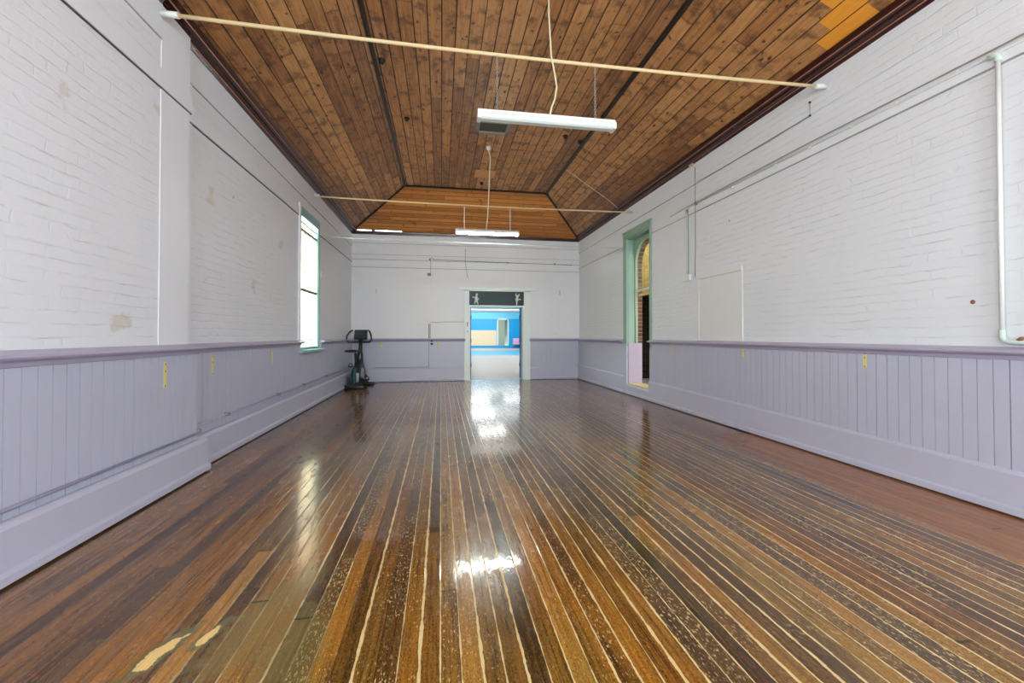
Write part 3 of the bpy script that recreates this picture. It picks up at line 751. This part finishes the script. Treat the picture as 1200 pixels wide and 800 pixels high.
silhouette(2.2, 2.37, [([(.03, .12), (.03, .085)], [.02, .02]), ([(.02, .08), (-.01, -.02), (.0, -.06)], [.02, .03, .022]), ([(0, .06), (-.03, .13), (-.02, .17)], [.014, .012, .008]),
    ([(.03, .06), (.06, .12), (.06, .16)], [.013, .011, .008]), ([(.0, -.05), (.0, -.12), (-.005, -.18)], [.02, .014, .01]), ([(.01, -.03), (.07, .0), (.11, -.02)], [.02, .014, .009])])
for xh in (.835, 2.335):
    lf = db('door_leaf', 'blue', [(xh, xh + .04, YB + .3, YB + 1.06, .01, 2.13)])
    if xh > 2:      # this leaf is folded back past square
        P = Matrix.Translation((xh + .04 - 1.6, .3, 0)); lf.data.transform(P @ Matrix.Rotation(-.62, 4, 'Z') @ P.inverted())
    for zz in (.42, 1.15, 1.85):
        db('hinge', 'charcoal', [(xh - .004 if xh > 2 else xh + .03, xh + .012 if xh > 2 else xh + .05, YB + .27, YB + .33, zz - .06, zz + .06)], .003, lf)
db('strike_plate', 'grey', [(.735, .765, YB - .055, YB - .048, 1.56, 1.68), (.735, .765, YB - .055, YB - .048, 1.40, 1.43)], .002)

# ------------------------------------------------------------------ hall beyond the doorway
HY = 44.0
band('floor_hall', 'hallfloor', [(-1, 16, YB + .1, HY, -.12, 0)])
band('trim_31', 'stripe', [(-1, 16, 27.7, 36.0, 0, .006)])
band('ceiling_hall', 'hallwhite', [(-1, 16, YB + .34, HY, 3.66, 3.8)])
band('wall_hall_left', 'hallcyan', [(-1.2, -1, YB + .34, HY, 0, 3.8)])
band('wall_hall_right', 'hallcyan', [(16, 16.2, YB, HY, 0, 3.8)])
band('wall_hall_front', 'hallwhite', [(XR, 16, YB + .1, YB + .34, 0, 3.8)])
wall('wall_hall_end', 'y', HY, HY + .2, -1, 16, 0, 3.8, [(5.83, 6.78, .25, 2.9)], 'hallblue')
band('trim_32', 'hallcyan', [(-1, 16, HY - .02, HY, 3.0, 3.66)])
band('trim_33', 'hallbeige', [(-1, 5.62, HY - .03, HY, .25, 1.83)])
D2 = bpy.data.objects.new('door_2', None); C.objects.link(D2); D2.location = (6.3, HY, 0); struct(D2)
m = MB(); m.box(-.62, -.47, -.06, 0, .25, 3.05, .01); m.box(.47, .62, -.06, 0, .25, 3.05, .01); m.box(-.62, .62, -.06, 0, 2.9, 3.06, .01); m.build('casing', 'white_trim', D2)
m = MB(); m.box(-.45, .2, .0, .04, .26, 2.88, .01); m.build('door_leaf', 'hallgreen', D2)
band('wall_hall_lobby', 'hallgreen', [(5, 8, HY + 1.5, HY + 1.6, 0, 3.2), (5.3, 5.4, HY + .2, HY + 1.5, 0, 3.2), (7.4, 7.5, HY + .2, HY + 1.5, 0, 3.2), (5.3, 7.5, HY + .2, HY + 1.5, 3.0, 3.1)])
t = thing('cloth_table', 'table under a pink cloth against the far blue hall wall', 'table', (8.0, HY - 1.2, 0))
m = MB(); m.box(-.75, .95, -.4, .4, .96, 1.0, .01); m.build('tabletop', 'white_paint', t)
for sx in (-.7, .9):
    for sy in (-.35, .35):
        m = MB(); m.tube([(sx, sy, 0), (sx, sy, .96)], .025); m.build('leg', 'grey', t)
m = MB(); pts = []; n = 40
per = [(-.78, -.43), (.98, -.43), (.98, .43), (-.78, .43)]
ring = []
for a, b in zip(per, per[1:] + per[:1]):
    for j in range(10): ring.append((a[0] + (b[0] - a[0]) * j / 10, a[1] + (b[1] - a[1]) * j / 10))
N = len(ring); base = len(m.v)
for zz, e in ((1.015, 0), (.7, .02), (.42, .05)):
    for j, (x, y) in enumerate(ring):
        w_ = e * math.sin(j * 2.1); m.v.append((x * (1 + e * .6) + w_ * .5, y * (1 + e) + w_, zz - (.03 * math.sin(j) if e else 0)))
for q in range(2):
    for j in range(N): m.face([base + q * N + j, base + q * N + (j + 1) % N, base + (q + 1) * N + (j + 1) % N, base + (q + 1) * N + j], None, True)
m.face([base + j for j in range(N)])
tag(m.build('tablecloth', 'cloth'), 'pink cloth draped over the table by the far blue wall', 'tablecloth').location = (8.0, HY - 1.2, 0)
for r, (hx_, hy_) in enumerate([(2.6, 22.0), (2.6, 27.0), (2.9, 32.5), (5.4, 32.5), (6.2, 24.0)]):
    lab = ['ceiling light panel in the hall, nearest the doorway on its left', 'ceiling light panel in the hall, second from the doorway on its left', 'ceiling light panel by the far end of the hall, left one',
           'ceiling light panel by the far end of the hall, right one', 'ceiling light panel in the hall, nearest the doorway on its right'][r]
    t = thing('ceiling_light', lab, 'light', (hx_, hy_, 3.66), 0, 'hall ceiling lights')
    m = MB(); m.box(-.75, .75, -1.0, 1.0, -.05, 0, .01); m.build('frame', 'white_paint', t)
    m = MB(); m.box(-.68, .68, -.93, .93, -.065, -.045, .004); m.build('diffuser', 'panel', t)

# ------------------------------------------------------------------ tie rods
def sag(a, b, d, n=14):
    a, b = Vector(a), Vector(b)
    return [tuple(a.lerp(b, j / n) - Vector((0, 0, d * 4 * (j / n) * (1 - j / n)))) for j in range(n + 1)]
t = thing('tie_rod', 'cream steel tie rod crossing the room, nearest to the camera', 'rod', (.88, 4.02, 4.0), 0, 'tie rods under the ceiling')
rod1 = sag((-3.22, .03, .035), (3.2, -.02, -.01), .04)
m = MB(); m.tube(rod1, .017); m.build('rod', 'cream', t)
for x, d in ((-3.24, 1), (3.23, -1)):
    m = MB(); m.tube([(x, .03 if d > 0 else -.02, .036 if d > 0 else -.01), (x + d * .14, .03 if d > 0 else -.02, .034 if d > 0 else -.01)], .027); m.build('end_sleeve', 'white_paint', t)
t = thing('tie_rod', 'cream steel tie rod crossing the room above the lit light', 'rod', (.88, 8.85, 4.0), 0, 'tie rods under the ceiling')
m = MB(); m.tube(sag((-3.34, .05, .03), (3.23, -.1, -.025), .03), .015); m.build('rod', 'cream', t)
for x, d, z in ((-3.33, 1, .03), (3.22, -1, -.025)):
    m = MB(); m.tube([(x, 0, z), (x + d * .1, 0, z)], .027); m.build('end_sleeve', 'white_paint', t)
t = thing('tension_wire', 'thin pale wire strung across the room before the back wall', 'wire', (.88, 9.4, 3.34))
m = MB(); m.tube(sag((-3.34, .25, .06), (3.2, -.2, -.06), .01), .011, 8); m.build('wire', 'pale_steel', t)
for x, y, z in ((-3.33, .25, .06), (3.19, -.2, -.06)):
    m = MB(); m.lathe([(.035, -.01), (.035, .0), (.015, .02), (.015, .035)], (x, y, z), 12, 'x'); m.build('wall_eye', 'pale_steel', t)

# ------------------------------------------------------------------ fluorescent lights
def chain(parent, x, z0, z1):
    m = MB(); n = int((z1 - z0) / .026); i = 0
    for i in range(n):
        z = z0 + (i + .5) * (z1 - z0) / n; pts = []
        for j in range(9):
            a = 2 * PI * j / 8; c, s_ = math.cos(a) * .009, math.sin(a) * .018
            pts.append((x + (c if i % 2 else 0), 0 if i % 2 else c, z + s_))
        m.tube(pts, .0028, 5, False)
    m.build('chain', 'steel', parent)
def batten(loc, L, label, lit, rods):
    t = thing('fluorescent_light', label, 'light', loc, 0, None)
    h = L / 2
    m = MB(); m.prism([(-.03, .092), (.03, .092), (.034, .062), (.058, .040), (.056, .034), (-.056, .034), (-.058, .040), (-.034, .062)], 'x', -h, h); m.build('housing', 'white_paint', t)
    m = MB(); m.prism([(-.048, .034), (-.046, .012), (-.028, -.002), (.028, -.002), (.046, .012), (.048, .034)], 'x', -h + .03, h - .03); m.build('diffuser', 'tube' if lit else 'diffuser', t)
    for sx in (-1, 1):
        m = MB(); m.box(sx * h - sx * .03, sx * h + sx * .004, -.056, .056, -.004, .062, .008); m.build('end_cap', 'white_paint', t)
    for cx in rods:
        if lit: 
            m = MB(); m.tube([(cx, 0, .09), (cx, 0, 4.0 - loc[2] - .05)], .008, 8); m.build('hanger', 'white_paint', t)
        else: chain(t, cx, .09, 4.0 - loc[2] - .03)
    return t
l1 = batten((1.015, 4.02, 3.335), 1.36, 'unlit white fluorescent batten hung on chains below the nearest rod', False, (-.495, .48))
m = MB(); m.tube([(.02, .06, 1.565), (.02, .03, 1.1), (.025, -.035, .66), (.04, -.03, .60), (.075, .01, .5), (.09, .0, .38), (.07, 0, .26), (.035, 0, .17), (.02, 0, .09)], .0085, 8); m.build('power_cord', 'cord', l1)
l2 = batten((.945, 8.84, 3.39), 1.32, 'lit fluorescent batten glowing white, hung from the far rod', True, (-.48, .475))
m = MB(); m.tube([(-.06, -.72, 1.46), (-.055, -.74, 1.40), (-.03, -.70, 1.36), (-.02, -.66, 1.33), (.0, -.3, .95), (.01, -.045, .59), (.0, -.02, .35), (-.03, 0, .09)], .012, 8); m.build('power_cord', 'cord', l2)
m = MB(); m.lathe([(.045, 1.51), (.045, 1.48), (.03, 1.45), (.012, 1.44)], (-.06, -.72, 0), 14); m.build('ceiling_rose', 'white_paint', l2)

# ------------------------------------------------------------------ ceiling fittings
t = thing('ceiling_vent', 'square wooden-framed vent in the ceiling behind the unlit light', 'vent', (.87, 7.28, 4.9))
m = MB()
for b in ((-.30, .30, -.24, -.17), (-.30, .30, .17, .24), (-.30, -.23, -.24, .24), (.23, .30, -.24, .24)): m.box(b[0], b[1], b[2], b[3], -.05, -.004, .006)
m.build('frame', 'grey', t)
m = MB(); m.box(-.24, .24, -.18, .18, -.02, -.006); m.build('mesh_panel', 'vent', t)
o = MB().box(-.225, .225, -.22, .22, -.012, -.002, .003).build('ceiling_patch', 'patch'); o.location = (.955, 9.49, 4.9)
tag(o, 'square plain timber patch on the ceiling boards above the far cord', 'patch')
for (x, y), lb in zip([(-.77, 5.76), (-.57, 7.25), (2.2, 7.43), (2.53, 7.59), (.93, 10.05)],
        ['dark round ceiling fitting, left of the flat ceiling, nearest', 'dark round ceiling fitting, left of the flat ceiling, farther one', 'dark round ceiling fitting by the right ridge, left of its pair',
         'dark round ceiling fitting by the right ridge, right of its pair', 'small dark round ceiling fitting beyond the timber patch']):
    o = MB().lathe([(.045, 0), (.045, -.012), (.028, -.025), (.022, -.05), (.012, -.055)], (0, 0, -.002), 14).build('ceiling_hook_plate', 'black'); o.location = (x, y, 4.9)
    tag(o, lb, 'ceiling fitting', 'dark ceiling fittings')
o = MB(); o.tube([(0, 0, 0), (.55, .16, -.27), (1.12, .32, -.535), (1.40, .47, -.665)], .006, 6); o = o.build('slack_wire', 'cord'); o.location = (2.645, 8.86, 4.865)
tag(o, 'thin pale wire running slantwise down the right ceiling slope', 'wire')

# ------------------------------------------------------------------ wall fittings
def bracket(label, loc, rz, h=.22, wd=.034):
    t = thing('wall_strap', label, 'bracket', loc, rz, 'yellow straps on the walls')
    m = MB(); m.box(-wd / 2, wd / 2, 0, .004, -h / 2, h / 2, .001); m.build('strap', 'yellow', t)
    for z in (-h * .42, h * .15, h * .42):
        m = MB(); m.lathe([(.007, .0035), (.006, .0055), (.002, .006)], (0, 0, z), 10, 'y'); m.build('screw', 'black', t)
    return t
b0 = bracket('yellow strap on the lilac dado nearest the camera, left wall', (LFN + .0, 4.10, .962), -PI / 2)
for lb, y in (('yellow strap on the left dado just past the skirting step', 5.08), ('yellow strap on the left dado, halfway from step to window', 6.74),
              ('yellow strap on the left dado under the teal window end', 9.22), ('yellow strap on the left dado beside the exercise bike', 10.25)):
    dup(b0, (LF, y, .98), lb)
for lb, y in (('yellow strap on the right dado nearest the camera', 3.58), ('yellow strap on the right dado below the boarded hatch', 5.30),
              ('yellow strap on the right dado just before the green opening', 7.07), ('yellow strap on the right dado, beyond the green opening', 11.68)):
    q = dup(b0, (RF, y, 1.06), lb, PI / 2); q.scale = (1, 1, .65)
for lb, x in (('yellow strap on the back dado, right of the exercise bike', -1.652), ('yellow strap on the back dado beside the power socket', -.096)):
    dup(b0, (x, BF, 1.03), lb, PI)
for lb, x in (('yellow strap on the back dado just right of the doorway', 2.78), ('yellow strap on the back dado near the right corner', 3.84)):
    q = dup(b0, (x, BF, 1.10), lb, PI); q.scale = (1, 1, .6)
for lb, x, z in (('small yellow strap high on the back wall, left side', -1.797, 2.54), ('small yellow strap high on the back wall, right side', 3.514, 2.58)):
    q = dup(b0, (x, YB, z), lb, PI); q.scale = (1, 1, .55)
# straps face the room: +Y of the strap is its front

o = MB().box(0, .03, -.1, .1, -.07, .07, .006).build('wall_box', 'white_paint'); o.location = (XL, 9.46, 2.565)
tag(o, 'small white box on the left wall beside the teal window', 'wall box')

# right wall conduits
t = thing('wall_conduit', 'long white twin conduit running along the top of the right wall', 'conduit', (XR - .014, 5.0, 3.44))
m = MB(); m.tube([(-.012, -6, -.03), (-.012, -2.45, -.03), (-.012, -2.4, -.035), (-.012, 1.65, .012)], .011, 8); m.build('conduit_run', 'white_paint', t)
m = MB(); m.tube([(-.03, -6, .02), (-.03, -2.5, .0), (-.02, -.8, .03), (-.015, 1.7, .03), (-.012, 2.2, .01)], .006, 8); m.build('cable', 'steel', t)
for yy in (-2.2, -1.75, -1.3, -.8, -.3, .5, 1.2):
    m = MB(); m.box(-.024, 0, yy - .01, yy + .01, -.04, -.012, .003); m.build('clip', 'white_paint', t)
t = thing('drain_pipe', 'white vertical pipe on the right wall at the frame edge', 'pipe', (XR, 2.54, 1.26))
m = MB(); m.tube([(-.03, 0, .06), (-.03, 0, 1.0), (-.03, 0, 2.10)], .015, 12); m.build('pipe', 'white_paint', t)
m = MB(); m.tube([(-.03, 0, 2.08), (-.03, 0, 2.12), (-.03, .02, 2.14), (-.03, .055, 2.14)], .021, 12); m.build('elbow', 'verdigris', t)
m = MB(); m.tube([(-.03, 0, .08), (-.03, 0, .025), (-.03, -.015, .0), (-.03, -.05, -.01), (-.03, -.5, -.01)], .019, 12); m.build('foot_bend', 'verdigris', t)
m = MB(); m.box(-.03, 0, -.13, -.08, -.03, .015, .004); m.lathe([(.028, -.03), (.028, -.02), (.012, 0)], (-.02, -.105, .03), 12); m.build('rusty_tap', 'rust', t)
t = thing('switch_conduit', 'short grey-white conduit dropping to a switch box, right wall', 'conduit', (XR, 6.66, 2.27))
m = MB(); m.tube([(-.02, 0, .04), (-.02, 0, 1.12)], .014, 10); m.build('conduit_run', 'pale_plastic', t)
m = MB(); m.tube([(-.02, -.035, .05), (-.018, -.03, 1.1)], .005, 6); m.build('cable', 'grey', t)
m = MB(); m.box(-.05, 0, -.1, .09, -.055, .055, .008); m.build('switch_box', 'white_paint', t)
m = MB(); m.box(-.03, 0, -.03, .03, 1.10, 1.16, .006); m.build('top_bracket', 'grey', t)
t = thing('earth_wire', 'thin dark wire with a top hook beside the switch conduit', 'wire', (XR - .02, 6.41, 2.25))
m = MB(); m.tube([(-.006, .02, 0), (-.006, 0, .5), (-.006, 0, 1.05), (-.008, 0, 1.6), (-.008, 0, 1.80)], .005, 6); m.build('wire', 'grey', t)
m = MB(); m.tube([(-.01, 0, 1.80), (-.05, 0, 1.86), (-.08, .03, 1.84), (-.07, .05, 1.80)], .009, 8); m.build('hook', 'cord', t)
m = MB(); m.lathe([(.03, 0), (.03, -.025), (.012, -.04)], (0, -.03, 1.2), 12, 'x'); m.build('insulator', 'grey', t)
# boarded hatch
t = thing('boarded_hatch', 'white framed hatch board set above the right dado rail', 'hatch', (XR, 5.87, 1.22))
m = MB(); m.box(-.007, 0, -.46, .48, 0, .98); m.build('board', 'board', t)
for b, nm in (((-.009, 0, -.53, -.46, 0, .984), 'frame_post'), ((-.012, 0, .48, .54, 0, .984), 'frame_post'), ((-.022, 0, -.53, .54, .985, 1.045), 'frame_head')):
    m = MB(); m.box(*b); m.build(nm, 'board', t)
o = MB().lathe([(.017, 0), (.014, -.005), (.006, -.007)], (0, 0, 0), 14, 'x').build('wall_plug', 'rust'); o.location = (XR, 2.735, 1.563)
tag(o, 'small round brown plug in the white right wall', 'plug')
# small pins high on the right wall, and the wire between them
t = thing('picture_wire', 'thin drooping wire on two pins high on the right wall', 'wire', (XR - .014, 4.2, 3.9))
for z in (.03, -.12):
    m = MB(); m.lathe([(.012, 0), (.012, -.012), (.004, -.02)], (0, 0, z), 10, 'x'); m.build('pin', 'dark', t)
m = MB(); m.tube([(-.006, 0, .03), (-.006, 0, -.12)], .003, 6); m.tube([(-.006, 0, -.12), (-.006, .6, -.14), (-.006, 1.5, -.12), (-.006, 2.18, -.10)], .003, 6); m.build('wire', 'grey', t)

# back wall fittings
t = thing('socket_conduit', 'grey conduit with white box and black double socket, back wall', 'socket', (-.325, YB, 1.03))
m = MB(); m.box(-.035, .035, -.035, 0, .60, .665, .006); m.build('junction_box', 'white_paint', t)
m = MB(); m.box(-.03, -.008, -.02, 0, .17, .6, .003); m.box(.006, .022, -.02, 0, .17, .6, .003); m.build('conduit_run', 'grey', t)
for z in (0.0, .09):
    m = MB(); m.box(.03, .095, -.075, -.04, z - .0, z + .06, .01); m.build('socket', 'dark', t)
m = MB(); m.tube([(-.02, -.048, .1), (-.02, -.048, -.62)], .006, 6); m.tube([(-.02, -.048, -.62), (-.7, -.048, -.63), (-1.5, -.048, -.63)], .006, 6); m.build('low_cable', 'grey', t)
m = MB(); m.tube([(.03, -.01, .64), (.5, -.01, .66), (.98, -.01, .66)], .006, 6); m.build('side_cable', 'grey', t)
t = thing('old_light_fitting', 'small old light fitting with stub pipe high on the back wall', 'wall fitting', (-.3, YB, 3.42))
m = MB(); m.tube([(0, -.02, .06), (0, -.02, -.36)], .007, 6); m.build('stub_pipe', 'grey', t)
m = MB(); m.lathe([(.03, 0), (.03, -.03), (.015, -.06)], (-.02, 0, .05), 12, 'y'); m.tube([(.0, -.02, .08), (.05, -.03, .1), (.07, -.03, .05)], .008, 6); m.build('hook', 'grey', t)
m = MB(); m.box(-.09, .01, -.02, 0, -.42, -.34, .01); m.build('end_plate', 'grey', t)
o = MB(); o.tube([(0, 0, .42), (-.01, -.005, .25), (-.005, -.005, .05), (.02, -.005, -.15), (.07, 0, -.42)], .007, 6); o = o.build('loose_cable', 'grey'); o.location = (.69, YB - .024, 3.38)
tag(o, 'short dark loose cable curving down the back wall above the door', 'cable')
t = thing('back_conduit', 'thin painted conduit running across the top of the back wall', 'conduit', (.8, YB - .014, 3.42))
m = MB(); m.tube([(-1.05, -.008, .05), (0, -.008, .03), (1.6, -.008, .015), (3.1, -.008, .0)], .008, 6); m.build('conduit_run', 'grey', t)
for x in (1.12, 2.55):
    m = MB(); m.lathe([(.025, 0), (.025, -.02), (.01, -.03)], (x, 0, .015), 10, 'y'); m.build('fixing', 'grey', t)
o = MB().box(-.07, .07, -.035, 0, -.035, .035, .01).build('wall_box', 'white_paint'); o.location = (3.41, YB, 1.36)
tag(o, 'small white box on the back wall near the right corner', 'wall box')

# ------------------------------------------------------------------ exercise bike
bk = thing('exercise_bike', 'black upright exercise bike with green side stripe in the left corner', 'exercise bike', (-2.07, 11.38, 0), -.12)
def pb(nm, mat, fn, parent=None, sm=False):
    m = MB(); fn(m); o = m.build(nm, mat, parent or bk)
    if sm: smooth_angle(o)
    return o
pb('stabiliser_bar', 'dark', lambda m: m.box(-.29, .27, -.50, -.38, .0, .085, .025), sm=True)
pb('stabiliser_bar', 'dark', lambda m: m.box(-.26, .26, .42, .53, .0, .075, .025), sm=True)
pb('base_rail', 'dark', lambda m: m.box(-.09, .09, -.42, .46, .03, .115, .02), sm=True)
# shroud: side profile (y,z) swept across its width
def shroud(m):
    prof = [(-.30, .11), (.36, .11), (.42, .2), (.40, .34), (.30, .47), (.16, .60), (.11, .68), (.02, .68), (-.06, .60), (-.16, .52), (-.26, .46), (-.33, .36), (-.35, .22)]
    b = len(m.v); n = len(prof); cy, cz = .03, .36
    layers = [(-.085, .90), (-.072, .97), (-.04, 1.0), (.04, 1.0), (.072, .97), (.085, .90)]
    for x, s_ in layers:
        for y, z in prof: m.v.append((x, cy + (y - cy) * s_, cz + (z - cz) * s_))
    for q in range(len(layers) - 1):
        for j in range(n): m.face([b + q * n + j, b + q * n + (j + 1) % n, b + (q + 1) * n + (j + 1) % n, b + (q + 1) * n + j])
    m.face([b + j for j in range(n)]); m.face([b + (len(layers) - 1) * n + j for j in range(n)])
pb('shroud', 'charcoal', shroud, sm=True)
pb('green_stripe', 'bikegreen', lambda m: m.prism([(.0, .13), (.045, .12), (.05, .44), (.03, .50), (.005, .47)], 'y', -.40, -.2))
pb('crank_disc', 'silver', lambda m: (m.lathe([(.02, -.105), (.13, -.104), (.14, -.09), (.14, -.084)], (0, .05, .34), 24, 'x'), m.lathe([(.14, .084), (.14, .09), (.13, .104), (.02, .105)], (0, .05, .34), 24, 'x')))
pb('rear_panel', 'silver', lambda m: m.box(.062, .115, -.385, -.30, .15, .38, .012), sm=True)
def crank(sx, dy, dz):
    cr = pb('crank_arm', 'silver', lambda m: m.tube([(sx * .10, .05, .34), (sx * .135, .05 + dy, .34 + dz)], .014))
    pb('pedal', 'dark', lambda m: m.box(sx * .14, sx * .25, .05 + dy - .045, .05 + dy + .045, .34 + dz - .014, .34 + dz + .014, .008), cr)
    pb('pedal_strap', 'dark', lambda m: m.tube([(sx * .15, .05 + dy, .34 + dz), (sx * .155, .05 + dy, .40 + dz), (sx * .195, .05 + dy, .43 + dz), (sx * .235, .05 + dy, .40 + dz), (sx * .24, .05 + dy, .34 + dz)], .011), cr)
crank(-1, -.04, .165); crank(1, .04, -.165)
pb('flywheel_guard', 'grey', lambda m: m.box(-.20, -.10, .10, .30, .10, .42, .04), sm=True)
pb('seat_post', 'dark', lambda m: m.tube([(0, -.19, .45), (0, -.235, .87)], .026, 12))
pb('post_collar', 'charcoal', lambda m: (m.tube([(0, -.19, .47), (0, -.195, .55)], .04, 12), m.lathe([(.012, .03), (.028, .05), (.028, .09), (.015, .1)], (0, -.19, .53), 12, 'x')))
def saddle(m):
    rows = [(-.16, .155, .0), (-.13, .185, .012), (-.04, .17, .015), (.04, .10, .01), (.12, .045, .006), (.16, .025, 0)]
    b = len(m.v); n = 14
    for y, hw, e in rows:
        for j in range(n):
            a = 2 * PI * j / n; m.v.append((hw * math.cos(a) - .05, y - .25, .905 + (.032 if math.sin(a) > 0 else .024) * math.sin(a) + e))
    for q in range(len(rows) - 1):
        for j in range(n): m.face([b + q * n + j, b + q * n + (j + 1) % n, b + (q + 1) * n + (j + 1) % n, b + (q + 1) * n + j], None, True)
    m.face([b + j for j in range(n)]); m.face([b + (len(rows) - 1) * n + j for j in range(n)])
pb('saddle', 'dark', saddle)
pb('front_mast', 'dark', lambda m: m.tube([(0, .09, .62), (0, .17, 1.0), (0, .20, 1.22)], [.06, .045, .042], 14))
pb('mast_boot', 'charcoal', lambda m: m.tube([(0, .07, .60), (0, .13, .82), (0, .145, .90)], [.10, .075, .055], 14))
def handle(m, s_):
    m.tube([(s_ * .03, .19, 1.13), (s_ * .12, .14, 1.125), (s_ * .27, .06, 1.13), (s_ * .315, .04, 1.19), (s_ * .30, .06, 1.30), (s_ * .245, .12, 1.40), (s_ * .20, .17, 1.43)], .021, 10)
hb = pb('handlebar', 'dark', lambda m: (handle(m, -1), handle(m, 1)))
cs = pb('console', 'charcoal', lambda m: m.prism([(.13, 1.22), (.16, 1.19), (.23, 1.23), (.25, 1.43), (.21, 1.45)], 'x', -.165, .165))
bv = cs.modifiers.new('edge', 'BEVEL'); bv.width = .012; bv.segments = 2
pb('display', 'screen', lambda m: m.prism([(.137, 1.27), (.142, 1.27), (.193, 1.40), (.188, 1.40)], 'x', -.10, .10), cs)
pb('console_neck', 'dark', lambda m: m.box(-.055, .055, .17, .25, 1.13, 1.24, .015), sm=True)
pb('power_lead', 'dark', lambda m: m.tube([(.06, .40, .15), (.14, .46, .04), (.24, .54, .012), (.28, .70, .01)], .008, 6))
pb('side_step', 'dark', lambda m: (m.box(.07, .16, .15, .35, .11, .17, .015), m.box(.08, .13, .18, .32, .2, .29, .015)), sm=True)
